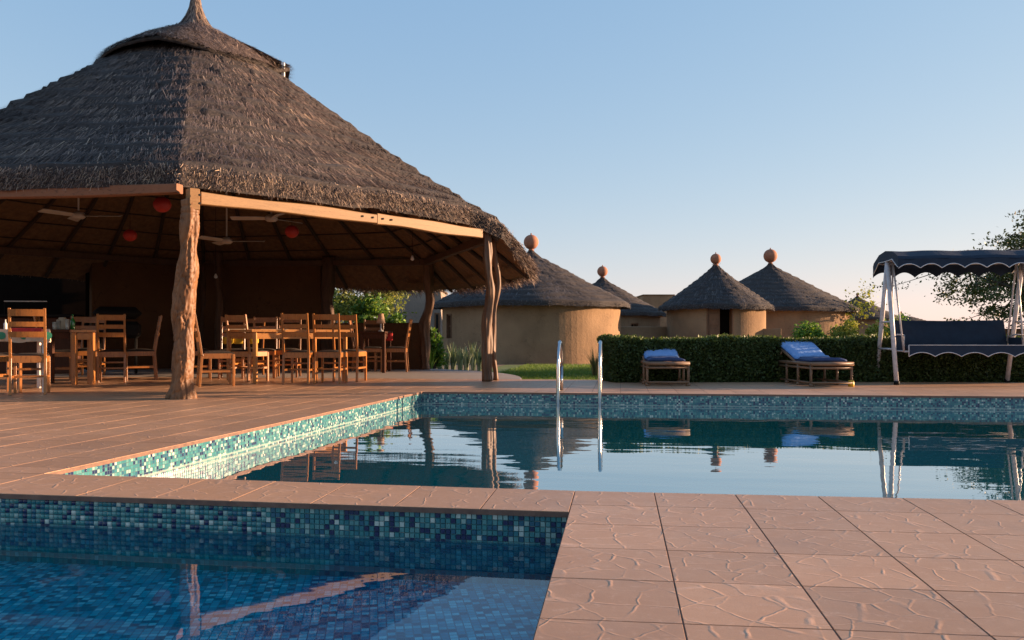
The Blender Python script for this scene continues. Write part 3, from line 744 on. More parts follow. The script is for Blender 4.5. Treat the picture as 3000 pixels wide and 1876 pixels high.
# beams on the post heads
def beam(a, b_, wd=.085, ht=.13, mat='beam', seed=1):
    m = MB(); r_ = random.Random(seed); n = 14; a, b_ = Vector(a), Vector(b_); d = (b_ - a); L = d.length; u = d.normalized(); s_ = Vector((-u.y, u.x, 0)).normalized()
    vs = []; fs = []
    for i in range(n + 1):
        t = i / n; p = a + d * t; hh = ht / 2 * (1 + .10 * math.sin(t * 9 + seed)) ; dz = .005 * math.sin(t * 7 + seed * 2); ww = wd / 2
        c = .008
        for x, z in ((-ww + c, -hh), (ww - c, -hh), (ww, -hh + c), (ww, hh - c), (ww - c, hh), (-ww + c, hh), (-ww, hh - c), (-ww, -hh + c)):
            vs.append(p + s_ * x + Vector((0, 0, z + dz)))
    for i in range(n):
        for k in range(8): fs.append((i * 8 + k, i * 8 + (k + 1) % 8, i * 8 + 8 + (k + 1) % 8, i * 8 + 8 + k))
    fs += [tuple(range(7, -1, -1)), tuple(n * 8 + k for k in range(8))]
    m.add(vs, fs); return m.obj('beam', M[mat], pav)
nrm12 = Vector((.74, -.67, 0))
beam(P1 + Vector((.16, .10, 2.165)), P1.lerp(P2, .55) + nrm12 * .03 + Vector((0, 0, 2.185)), .10, .125, seed=2)
beam(P1.lerp(P2, .552) + nrm12 * .03 + Vector((0, 0, 2.185)), P2 + Vector((-.10, -.12, 2.165)), .10, .14, seed=3)
b = MB(); b.box(P1 + Vector((.135, -.02, 2.13)), (.11, .12, .23), Matrix.Rotation(R(40), 3, 'Z'), .008); b.obj('beam_block', M['beam'], pav)
for q_, nz in ((P1.lerp(P2, .50), 2.19), (P1.lerp(P2, .535), 2.19), (P1.lerp(P2, .57), 2.19), (P1.lerp(P2, .60), 2.19), (P1 + Vector((.17, -.03, 0)), 2.17), (P1 + Vector((.17, -.03, 0)), 2.08)):
    b = MB(); c_ = q_ + nrm12 * .075 + Vector((0, 0, nz)); b.tube([c_, c_ + nrm12 * .02], .013, 8); b.obj('bolt', M['darkmetal'], pav)
beam(P1 + Vector((-.02, .02, 2.255)), corner[5] + Vector((0, 0, 2.30)), .12, .11, 'logmid', 5)
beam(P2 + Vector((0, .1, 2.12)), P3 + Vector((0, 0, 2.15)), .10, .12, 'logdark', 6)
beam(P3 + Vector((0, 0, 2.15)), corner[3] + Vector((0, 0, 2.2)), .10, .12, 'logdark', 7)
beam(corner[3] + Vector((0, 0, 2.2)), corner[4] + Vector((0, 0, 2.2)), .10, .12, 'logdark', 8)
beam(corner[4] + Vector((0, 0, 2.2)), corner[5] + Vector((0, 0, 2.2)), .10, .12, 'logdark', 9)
# rafters and purlins under the lining
for k in range(30):
    a = A1 + 2 * PI * k / 30; sm = float(smax_main(np.array([a]))[0]); pts = []
    for s in np.linspace(.5, sm - .08, 9):
        p = fR(np.array([a]), np.array([s]))[0]; pts.append(Vector(p) + Vector((0, 0, -.24 * min(1, (s - .1) / sm * 4) - .045)))
    b = MB(); b.tube(pts, .034, 7); b.obj('rafter', M['rafter'], pav)
for k in range(9):
    s = 1.0 + k * .45; ph = np.linspace(0, 2 * PI, 97)
    p = fR(ph, np.full(97, s)); p[:, 2] -= .24 + .018
    b = MB(); b.tube([Vector(q) for q in p], .013, 5, False); b.obj('purlin', M['rafter'], pav, True)
# walls of the pavilion: tall brown wall at the back, low wall on the right
def wall_between(a, b_, z0, z1, th, mat, name='wall', parent=pav, bev=.02):
    a, b_ = Vector(a), Vector(b_); m = MB(); u = (b_ - a).normalized(); ang = math.atan2(u.y, u.x); c = (a + b_) / 2
    m.box((c.x, c.y, (z0 + z1) / 2), ((b_ - a).length, th, z1 - z0), Matrix.Rotation(ang, 3, 'Z'), bev); return m.obj(name, mat, parent)
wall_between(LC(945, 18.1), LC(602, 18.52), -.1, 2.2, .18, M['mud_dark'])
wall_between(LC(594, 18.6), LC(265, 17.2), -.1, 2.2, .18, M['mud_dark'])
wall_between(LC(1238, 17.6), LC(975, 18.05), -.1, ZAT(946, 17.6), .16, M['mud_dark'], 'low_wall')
# bar corner: shade of the recess at the left put into black walls
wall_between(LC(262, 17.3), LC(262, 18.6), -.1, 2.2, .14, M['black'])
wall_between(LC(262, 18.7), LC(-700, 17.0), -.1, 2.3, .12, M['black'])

# fans, lanterns, bulbs
def fan(px, py, d, z_top, rot, label):
    z = ZAT(py, d); t = thing('ceiling_fan', label, 'ceiling fan', D(px, d, z), YAW + rot, 'ceiling fans under the pavilion roof')
    b = MB(); b.tube([(0, 0, .03), (0, 0, z_top - z)], .012, 8); b.obj('rod', M['fan'], t, True)
    b = MB(); b.lathe((0, 0, 0), [(.02, .06), (.05, .05), (.09, .02), (.09, -.02), (.06, -.045), (.0, -.05)], 20); b.obj('motor', M['fan'], t, True)
    for k in range(3):
        b = MB(); m = Matrix.Rotation(2 * PI * k / 3, 3, 'Z'); vs = []
        for x, w_ in ((.08, .03), (.16, .05), (.35, .065), (.54, .07), (.57, .05)):
            for s_ in (-1, 1):
                for z_ in (-.004, .004): vs.append(m @ Vector((x, s_ * w_, z_ + s_ * .014)))
        fs = [(0, 1, 3, 2), (16, 18, 19, 17)]
        for i in range(4):
            a = i * 4; fs += [(a, a + 4, a + 5, a + 1), (a + 2, a + 3, a + 7, a + 6), (a + 1, a + 5, a + 7, a + 3), (a, a + 2, a + 6, a + 4)]
        b.add(vs, fs); b.obj('blade', M['fan'], t)
def ceil_z(px, d):
    v = Vector(((px - 1500) / F * d - PC[0], d - PC[1], 0)); ph = math.atan2(v.y, v.x); r = v.length
    s = np.linspace(.2, 5.4, 300); rr = Rmain(np.full(300, ph), s); s_ = float(np.interp(r, rr, s))
    return float(np.interp(s_, PS, PZ)) - .24
fan(230, 632, 12.0, ceil_z(230, 12.0), R(4), 'pale ceiling fan on the left, above the cloth-covered table')
fan(664, 706, 13.4, ceil_z(664, 13.4), R(5), 'pale ceiling fan in the middle, right of the carved post')
fan(795, 640, 12.3, ceil_z(795, 12.3), R(60), 'ceiling fan half hidden behind the long sunlit beam')
def lantern(px, py, rpx, d, label):
    z = ZAT(py, d); r = rpx / F * d; t = thing('paper_lantern', label, 'lantern', D(px, d, z), 0, 'red paper lanterns hanging in the pavilion')
    b = MB(); b.lathe((0, 0, 0), [(r * math.cos(a) * (1 + .02 * (i % 2)), r * .92 * math.sin(a)) for i, a in enumerate(np.linspace(-PI / 2 + .2, PI / 2 - .2, 19))], 22); b.obj('shade', M['redpaper'], t, True)
    b = MB(); b.tube([(0, 0, r * .9), (0, 0, ceil_z(px, d) - z)], .003, 5); b.obj('cord', M['darkmetal'], t)
lantern(475, 600, 25, 10.6, 'largest red paper lantern, beside the carved post')
lantern(381, 690, 19, 12.6, 'red paper lantern left of the carved post, lower than the largest')
lantern(855, 679, 20, 12.9, 'red paper lantern hanging under the long sunlit beam')
for px, py, d, lb in ((632, 810, 17.0, 'white bulb on the dark back post'), (1208, 757, 15.5, 'small white bulb under the right rafters')):
    z = ZAT(py, d); t = thing('hanging_bulb', lb, 'bulb', D(px, d, z)); b = MB(); b.lathe((0, 0, 0), [(.0, -.045), (.03, -.03), (.034, 0), (.02, .03), (.014, .05), (0.01, .05)], 12); b.obj('globe', M['white'], t, True)
    b = MB(); b.tube([(0, 0, .05), (0, 0, ceil_z(px, d) - z)], .004, 5); b.obj('cord', M['darkmetal'], t)

# ================================================================ FURNITURE IN THE PAVILION
def copy_tree(o, parent=None):
    c = o.copy(); COL.objects.link(c); c.parent = parent
    for ch in [x for x in o.children]: copy_tree(ch, c)
    return c
def make_chair(mat, seatmat):
    t = thing('ladder_back_chair', 'x', 'chair'); W = .175; Dp = .20
    def post(x):
        b = MB(); b.bar((x, -Dp - .03, 0), (x, -Dp, .42), .030, .032); b.bar((x, -Dp, .405), (x * 1.0, -Dp - .045, .72), .030, .029); b.bar((x, -Dp - .0445, .705), (x, -Dp - .095, .985), .029, .025); return b
    for x in (-W, W): post(x).obj('rear_leg', mat, t)
    for x in (-W, W): MB().bar((x, Dp, 0), (x, Dp, .43), .031, .031).obj('front_leg', mat, t)
    for z0, z1, y in ((.895, .972, -Dp - .085), (.775, .832, -Dp - .062), (.655, .72, -Dp - .042)):
        b = MB(); n = 6; vs = []; fs = []
        for i in range(n + 1):
            x = -W + .012 + (2 * W - .024) * i / n; yy_ = y - .016 * (1 - (x / W) ** 2)
            for yo in (-.009, .009):
                for z in (z0, z1): vs.append((x, yy_ + yo - (z - z0) * .16, z))
        for i in range(n):
            a = i * 4; fs += [(a, a + 1, a + 5, a + 4), (a + 2, a + 6, a + 7, a + 3), (a + 1, a + 3, a + 7, a + 5), (a, a + 4, a + 6, a + 2)]
        fs += [(0, 2, 3, 1), (n * 4, n * 4 + 1, n * 4 + 3, n * 4 + 2)]
        b.add(vs, fs); b.obj('back_slat', mat, t)
    b = MB(); b.box((0, -Dp - .002, .405), (2 * W - .03, .022, .08), None, .003); b.box((0, Dp, .405), (2 * W - .03, .022, .07), None, .003)
    b.box((-W, 0, .405), (.022, 2 * Dp - .03, .07), None, .003); b.box((W, 0, .405), (.022, 2 * Dp - .03, .07), None, .003); b.obj('apron', mat, t)
    b = MB(); vs = []; n = 8
    for i in range(n + 1):
        for j in range(n + 1):
            u, v = i / n * 2 - 1, j / n * 2 - 1; vs.append((u * (W + .012), v * (Dp + .01), .447 + .028 * (1 - u ** 4) * (1 - v ** 4)))
    fs = [(i * (n + 1) + j, (i + 1) * (n + 1) + j, (i + 1) * (n + 1) + j + 1, i * (n + 1) + j + 1) for i in range(n) for j in range(n)]
    b.add(vs, fs); b.box((0, 0, .436), (2 * W + .02, 2 * Dp + .015, .022)); b.obj('seat', seatmat, t)
    for x in (-W, W): MB().bar((x, -Dp - .01, .20), (x, Dp, .20), .018, .028, .003).obj('stretcher', mat, t)
    MB().bar((-W, 0, .20), (W, 0, .20), .018, .026, .003).obj('stretcher', mat, t)
    MB().bar((-W, Dp, .28), (W, Dp, .28), .016, .026, .003).obj('stretcher', mat, t)
    return t
proto = make_chair(M['chair'], M['seat']); used = [False]
def chair(px, d, face, label, z=0):
    """face: degrees the sitter is turned from looking straight away from the viewer (+ = to the left)"""
    c = proto if not used[0] else copy_tree(proto); used[0] = True
    va = YAW - math.atan((px - 1500) / F)
    c.location = D(px, d, z); c.rotation_euler = (0, 0, va + R(face)); tag(c, label, 'chair', 'ladder-back wooden dining chairs'); return c
chair(88, 10.12, -6, 'leftmost whole ladder-back chair, seen from behind in front of the red cloth')
chair(-12, 10.3, -70, 'chair cut off by the left edge of the photo beside the tablecloth table')
chair(330, 12.75, -4, 'ladder-back chair seen from behind in front of the small orange table')
chair(410, 13.35, 93, 'chair seen side-on just left of the carved post, facing left')
chair(172, 12.7, -98, 'chair at the dark bottle table, seen side-on with its back to the left edge')
chair(245, 13.5, 178, 'chair facing the pool behind the small orange table')
chair(634, 11.75, -84, 'side-on chair just right of the carved post, facing right to the long table')
chair(880, 12.28, -16, 'left one of the two chairs with full backs in front of the long table')
chair(970, 12.45, -14, 'right one of the two chairs with full backs in front of the long table')
chair(1026, 13.0, -18, 'chair at the right end of the long table')
chair(679, 13.9, 176, 'chair behind the long table, left one with its top slat above the tabletop')
chair(772, 13.95, 174, 'chair behind the long table, right one with its top slat above the tabletop')
chair(728, 14.9, 160, 'half-hidden farthest chair between the two behind the long table')
chair(730, 12.95, -40, 'chair pushed under the long table near its sunlit corner leg')
chair(575, 13.6, -88, 'dark chair partly hidden behind the carved post at the long table')
chair(1158, 16.4, 84, 'chair seen almost side-on beside the red cloth, in front of the low brown wall')
chair(1092, 16.4, 176, 'low dark chair under the lamp table, behind the lamp')
chair(262, 14.6, 165, 'farthest left chair, facing the pool between the black grill and the side-on chair')
chair(842, 14.3, 172, 'chair behind the long table at its right, partly hidden by the chairs with full backs')
chair(1070, 16.9, -95, 'farthest chair at the lamp table, left side')

def table(name, corners, ztop, mat, label, legmat=None, top_th=.035, inset=.05, leg=.055, apron=True):
    """corners: four cam-frame (px,d)"""
    c = [D(*p) for p in corners]; ctr = sum(c, Vector()) / 4
    t = thing(name, label, 'table', ctr, 0); lc = [p - ctr for p in c]
    b = MB(); b.prism([(p.x, p.y) for p in lc], ztop - top_th, ztop); b.obj('table_top', mat, t)
    li = [p * (1 - inset / p.length * 1.6) for p in lc]; legmat = legmat or mat
    for p in li:
        MB().bar((p.x, p.y, 0), (p.x, p.y, ztop - top_th - .001), leg, leg, .005).obj('leg', legmat, t)
    if apron:
        for i in range(4):
            a, b_ = li[i], li[(i + 1) % 4]; u = (b_ - a).normalized() * leg / 2
            MB().bar((a.x + u.x, a.y + u.y, ztop - top_th - .055), (b_.x - u.x, b_.y - u.y, ztop - top_th - .055), .09, .022, .003, up=(u.y, -u.x, 0)).obj('apron', legmat, t)
    return t, ctr, lc
def parallelogram(a, b, wv):
    A, B = Vector(((a[0] - 1500) / F * a[1], a[1])), Vector(((b[0] - 1500) / F * b[1], b[1])); Wv = Vector(wv)
    out_ = []
    for p in (A, B, B + Wv, A + Wv): out_.append((1500 + F * p.x / p.y, p.y))
    return out_
longt, lct, llc = table('dining_table', parallelogram((738, 12.25), (1026, 13.0), (-.72, 1.0)), .765, M['plank'], 'long varnished wooden dining table in the middle of the pavilion')
# folded place mats / papers on it
for px, d, lb in ((700, 13.1, 'left cream place mat on the long table'), (800, 13.2, 'right cream place mat on the long table')):
    b = MB(); b.box((0, 0, .004), (.40, .28, .006), None, .001); o = b.obj('place_mat', M['cream']); o.location = D(px, d, .766); o.rotation_euler = (0, 0, YAW + R(25)); tag(o, lb, 'place mat', 'cream place mats on the long table')
# yellow cushions seen under the table
for k, (px, d) in enumerate(((668, 14.15), (700, 14.2), (742, 14.6))):
    b = MB(); b.box((0, 0, 0), (.17, .05, .16), None, .02); o = b.obj('cushion', M['yellowcloth'], None, True); o.location = D(px, d, .62); o.rotation_euler = (R(-8), 0, YAW + R(12 * k)); tag(o, ('leftmost', 'middle', 'rightmost')[k] + ' of the three bright yellow cushions seen under the long table', 'cushion', 'yellow chair cushions')
# table with cloth at the left
ct, cctr, clc = table('cloth_covered_table', [(140, 10.3), (135, 11.3), (-120, 11.9), (-160, 10.6)], .74, M['white'], 'white-legged table at the left edge under a printed cloth', leg=.038)
b = MB()
z1, z0 = .775, .60
fr_ = [D(146, 10.25), D(142, 11.36), D(-128, 11.96), D(-168, 10.55)]
vs = [(p.x, p.y, z1) for p in fr_] + [(p.x, p.y, z1 - .005) for p in fr_]; b.prism([(p.x, p.y) for p in fr_], .742, .752)
for i in range(4):
    a, c_ = fr_[i], fr_[(i + 1) % 4]; nn = 24; n0 = len(b.v)
    u = (c_ - a).normalized(); nv_ = Vector((u.y, -u.x, 0)); 
    if (a - cctr).dot(nv_) < 0: nv_ = -nv_
    for j in range(nn + 1):
        p = a.lerp(c_, j / nn) + nv_ * (.004 + .012 * math.sin(j * 1.7)); q = a.lerp(c_, j / nn)
        b.v += [(q.x, q.y, .752), (p.x, p.y, z0 + .01 * math.sin(j))]
    b.f += [(n0 + 2 * j, n0 + 2 * j + 1, n0 + 2 * j + 3, n0 + 2 * j + 2) for j in range(nn)]
cl = b.obj('tablecloth', M['cream']); tag(cl, 'cream tablecloth printed with green discs at the left edge', 'tablecloth')
for px, d in ((140, 10.22), (4, 10.35), (70, 10.3)):
    m = MB(); m.lathe((0, 0, 0), [(.045, 0), (.045, .002), (.0, .002)], 20); o = m.obj('printed_disc', M['green'], cl); o.location = D(px, d, .675); o.rotation_euler = (PI / 2, 0, YAW + R(22))
b = MB(); p0, p1 = D(24, 10.28), D(122, 10.22); nn = 20
for j in range(nn + 1):
    p = p0.lerp(p1, j / nn); f_ = CW(0, -1).normalized() * (.012 + .01 * math.sin(j * 1.3)); b.v += [(p.x, p.y, .765), (p.x + f_.x, p.y + f_.y, .69 + .01 * math.sin(j * .9)), (p.x - f_.x * 2, p.y + .12, .767)]
for j in range(nn): b.f += [(3 * j, 3 * j + 1, 3 * j + 4, 3 * j + 3), (3 * j + 2, 3 * j, 3 * j + 3, 3 * j + 5)]
o = b.obj('table_runner', M['red']); tag(o, 'red cloth runner hanging behind the leftmost chair', 'cloth')
dk, _, _ = table('dark_table', [(146, 12.4), (222, 12.6), (215, 13.5), (140, 13.2)], .765, M['chair_dark'], 'dark wooden table carrying a green bottle and glasses')
ot, _, _ = table('small_table', [(207, 11.95), (282, 12.05), (275, 12.4), (204, 12.3)], .755, M['chair'], 'small orange wooden table between the leftmost chairs')
def bottle(px, d, z, h, r, mat, label, cat='bottle', name='bottle'):
    b = MB(); b.lathe((0, 0, 0), [(r * .9, 0), (r, h * .03), (r, h * .55), (r * .75, h * .65), (r * .36, h * .75), (r * .33, h * .96), (r * .4, h * .97), (r * .4, h), (0, h)], 16)
    o = b.obj(name, mat, None, True); o.location = D(px, d, z); tag(o, label, cat)
bottle(213, 12.85, .766, .22, .033, M['bottle'], 'green glass bottle on the dark table')
def glass(px, d, z, label, h=.11, r=.032, grp=None):
    b = MB(); b.lathe((0, 0, 0), [(r * .75, 0), (r * .8, .004), (r, h), (r * .92, h), (r * .72, .01), (0, .01)], 14); o = b.obj('drinking_glass', M['glass'], None, True); o.location = D(px, d, z); tag(o, label, 'glass', 'drinking glasses on the dark table')
glass(160, 12.7, .766, 'leftmost drinking glass on the dark table')
glass(197, 12.75, .766, 'tall drinking glass right beside the green bottle', .15)
glass(172, 12.8, .766, 'drinking glass in the middle of the dark table', .13)
b = MB(); b.box((0, 0, .075), (.14, .10, .15), None, .01); b.box((0, 0, .165), (.09, .07, .03), None, .01); o = b.obj('napkin_box', M['cream']); o.location = D(183, 13.0, .766); tag(o, 'cream napkin box on the dark table', 'box')
bottle(16, 10.7, .753, .12, .02, M['white'], 'small white shaker on the tablecloth at the left edge', 'shaker', 'salt_shaker')
# shelf unit + counter at the back left
t = thing('bar_counter', 'dark bar counter with a thin pale rail at the back left', 'counter', D(75, 15.6), YAW + R(8))
b = MB(); b.box((0, 0, .5), (1.7, .5, 1.0), None, .02); b.obj('counter_body', M['chair_dark'], t)
b = MB(); b.box((0, -.02, 1.03), (1.8, .6, .05), None, .01); b.obj('counter_top', M['darkmetal'], t)
for x in (-.35, .35): MB().bar((x, 0, 1.055), (x, 0, 1.28), .02, .02).obj('rail_post', M['darkmetal'], t)
MB().bar((-.36, 0, 1.29), (.36, 0, 1.29), .02, .02).obj('rail', M['white'], t)
t = thing('grill', 'black covered grill against the brown back wall', 'grill', D(345, 15.6), YAW + R(20))
b = MB(); b.box((0, 0, .78), (.75, .45, .30), None, .06); b.obj('body', M['darkmetal'], t)
b = MB(); b.box((0, 0, 1.08), (.78, .46, .22), None, .10); b.obj('lid', M['darkmetal'], t, True)
for x in (-.3, .3):
    for y in (-.15, .15): MB().bar((x, y, 0), (x, y, .64), .03, .03).obj('leg', M['darkmetal'], t)
# lamp table at the right back
lt, _, _ = table('lamp_table', [(1052, 16.0), (1128, 15.8), (1150, 16.7), (1072, 16.9)], .755, M['chair_dark'], 'dark table with a small lamp near the low wall')
t = thing('table_lamp', 'small table lamp with a peach shade on the dark lamp table', 'lamp', D(1116, 16.2, .756))
b = MB(); b.lathe((0, 0, 0), [(.05, 0), (.055, .01), (.02, .03), (.012, .08), (.014, .14), (.008, .2), (0, .2)], 14); b.obj('lamp_base', M['white'], t, True)
b = MB(); b.lathe((0, 0, 0), [(.085, .15), (.045, .33), (.04, .33), (.08, .15)], 18); b.obj('lamp_shade', M['lampshade'], t, True)
b = MB(); b.box((0, 0, 0), (.16, .05, .16), None, .02); o = b.obj('cushion', M['red'], None, True); o.location = D(1138, 16.3, .66); o.rotation_euler = (0, 0, YAW); tag(o, 'red and white cushion between lamp table and side-on chair', 'cushion')

# ================================================================ POOL FITTINGS
t = thing('pool_ladder', 'stainless steel pool ladder at the far edge of the large pool', 'ladder', (0, 0, 0))
def railpath(x, y):
    pts = [(x, y + .52, .0), (x, y + .52, .30)]
    for a in np.linspace(0, PI, 13): pts.append((x, y + .20 + .32 * math.cos(a), .30 + .30 * math.sin(a)))
    pts += [(x, y - .12, .1), (x, y - .12, -1.0)]; return pts
for px in (1634, 1757):
    x = P(px, 1178, -.10).x; 
    x = D(px, 10.15).x; b = MB(); b.tube(railpath(x, YF), .021, 12); b.obj('handrail', M['steel'], t, True)
xa, xb = D(1634, 10.15).x, D(1757, 10.15).x
for z in (-.28, -.55, -.82):
    b = MB(); b.box(((xa + xb) / 2, YF - .12, z), (xb - xa - .03, .08, .03), None, .008); b.obj('tread', M['steel'], t)
# ---- loungers
def rod(b, a, c, r): b.tube([a, c], r, 8)
def lounger(px, d0, ang, label, tape=False):
    # origin at the middle of the foot end; +y runs to the head
    t = thing('sun_lounger', label, 'sun lounger', D(px, d0), YAW + ang, 'cane sun loungers by the hedge'); W = .27; Ln = 1.36; hs = .30
    for x in (-W, W):
        for y in (.03, .48, .90, Ln - .03):
            b = MB(); b.tube([(x, y, 0), (x * 1.02, y, .15), (x, y, hs)], [.021, .017, .02], 9)
            b.lathe((x, y, 0), [(.03, 0), (.034, .02), (.02, .045), (0, .045)], 9)
            l = b.obj('leg', M['cane'], t, True)
        b = MB(); rod(b, (x, 0, hs), (x, Ln, hs), .024); rod(b, (x, 0, hs - .055), (x, Ln, hs - .055), .016); b.obj('side_rail', M['cane'], t, True)
        b = MB(); rod(b, (x, 0, .05), (x, Ln, .05), .014); b.obj('lower_rail', M['cane'], t, True)
    for y in (.0, Ln):
        b = MB(); rod(b, (-W - .02, y, hs), (W + .02, y, hs), .026); rod(b, (-W, y, hs - .055), (W, y, hs - .055), .016); b.obj('end_rail', M['cane'], t, True)
        b = MB(); rod(b, (-W, y, .05), (W, y, .05), .014); b.obj('lower_rail', M['cane'], t, True)
    for k in range(13):
        y = .06 + k * (.62 / 12) if k < 13 else 0
        b = MB(); rod(b, (-W, y, hs + .012), (W, y, hs + .012), .009); b.obj('slat', M['cane'], t, True)
    # backrest frame
    y0, y1, z1 = .66, 1.24, .495
    for x in (-W + .02, W - .02):
        b = MB(); rod(b, (x, y0, hs + .02), (x, y1, z1), .018); b.obj('backrest_rail', M['cane'], t, True)
        b = MB(); rod(b, (x, y1 - .08, z1 - .05), (x, y1 + .08, hs), .013); b.obj('backrest_prop', M['cane'], t, True)
    for k in range(7):
        f_ = k / 6; b = MB(); rod(b, (-W + .02, y0 + (y1 - y0) * f_, hs + .02 + (z1 - hs - .02) * f_), (W - .02, y0 + (y1 - y0) * f_, hs + .02 + (z1 - hs - .02) * f_), .009); b.obj('slat', M['cane'], t, True)
    if tape:
        b = MB(); b.lathe((W, .03, 0), [(.038, .0), (.042, .03), (.036, .08), (.028, .085)], 10); b.obj('yellow_wrapping', M['yellow'], t, True)
    # mattress follows the bed
    def prof_(s):          # s in 0..1 along -> y,z
        L1 = .60; L2 = math.hypot(y1 - y0 + .02, z1 - hs - .01); q = s * (L1 + L2)
        if q < L1: return .10 + q, hs + .03
        f_ = (q - L1) / L2; return .70 + (y1 - .68) * f_, hs + .03 + (z1 - hs + .01) * f_
    def quilt(name, s0, s1, w0, w1, th, mat, amp, lab=None, zoff=0, droop=0):
        nu, nv_ = 14, 26; vs = []; 
        for layer in (0, 1):
            for i in range(nv_ + 1):
                s = s0 + (s1 - s0) * i / nv_; y, z = prof_(s); w_ = w0 + (w1 - w0) * i / nv_
                for j in range(nu + 1):
                    u = j / nu * 2 - 1; e = (1 - abs(u) ** 6)
                    f1 = amp * (math.sin(u * 5 + s * 9) * math.cos(s * 7 - u * 2) + .5 * math.sin(u * 13 + s * 5))
                    zz_ = z + zoff + (th * (.35 + .65 * e) + f1 if layer else 0) - droop * max(0, abs(u) - .86) * 6 * (1 if layer else 1)
                    vs.append((u * w_ + f1 * .5, y, zz_))
        n1 = (nu + 1) * (nv_ + 1); fs = []
        for i in range(nv_):
            for j in range(nu):
                a = i * (nu + 1) + j; fs += [(a, a + nu + 1, a + nu + 2, a + 1), (n1 + a, n1 + a + 1, n1 + a + nu + 2, n1 + a + nu + 1)]
        for i in range(nv_):
            for j in (0, nu):
                a = i * (nu + 1) + j; fs.append((a, a + nu + 1, n1 + a + nu + 1, n1 + a))
        for j in range(nu):
            for i in (0, nv_):
                a = i * (nu + 1) + j; fs.append((a, a + 1, n1 + a + 1, n1 + a))
        b = MB(); b.add(vs, fs); o = b.obj(name, mat, t, True); return o
    quilt('mattress', 0, 1, .245, .25, .05, M['navycush'], .004)
    quilt('cover_cloth', .40, 1.02, .235, .262, .03, M['towel'], .0018, zoff=.045, droop=.035)
    return t
v1 = D(1957, 11.72); lounger(1957, 11.72, R(-3), 'left cane sun lounger with a pale blue cover, end-on to the pool')
lounger(2438, 11.55, R(3), 'right cane sun lounger with a yellow-wrapped foot and raised blue back', True)

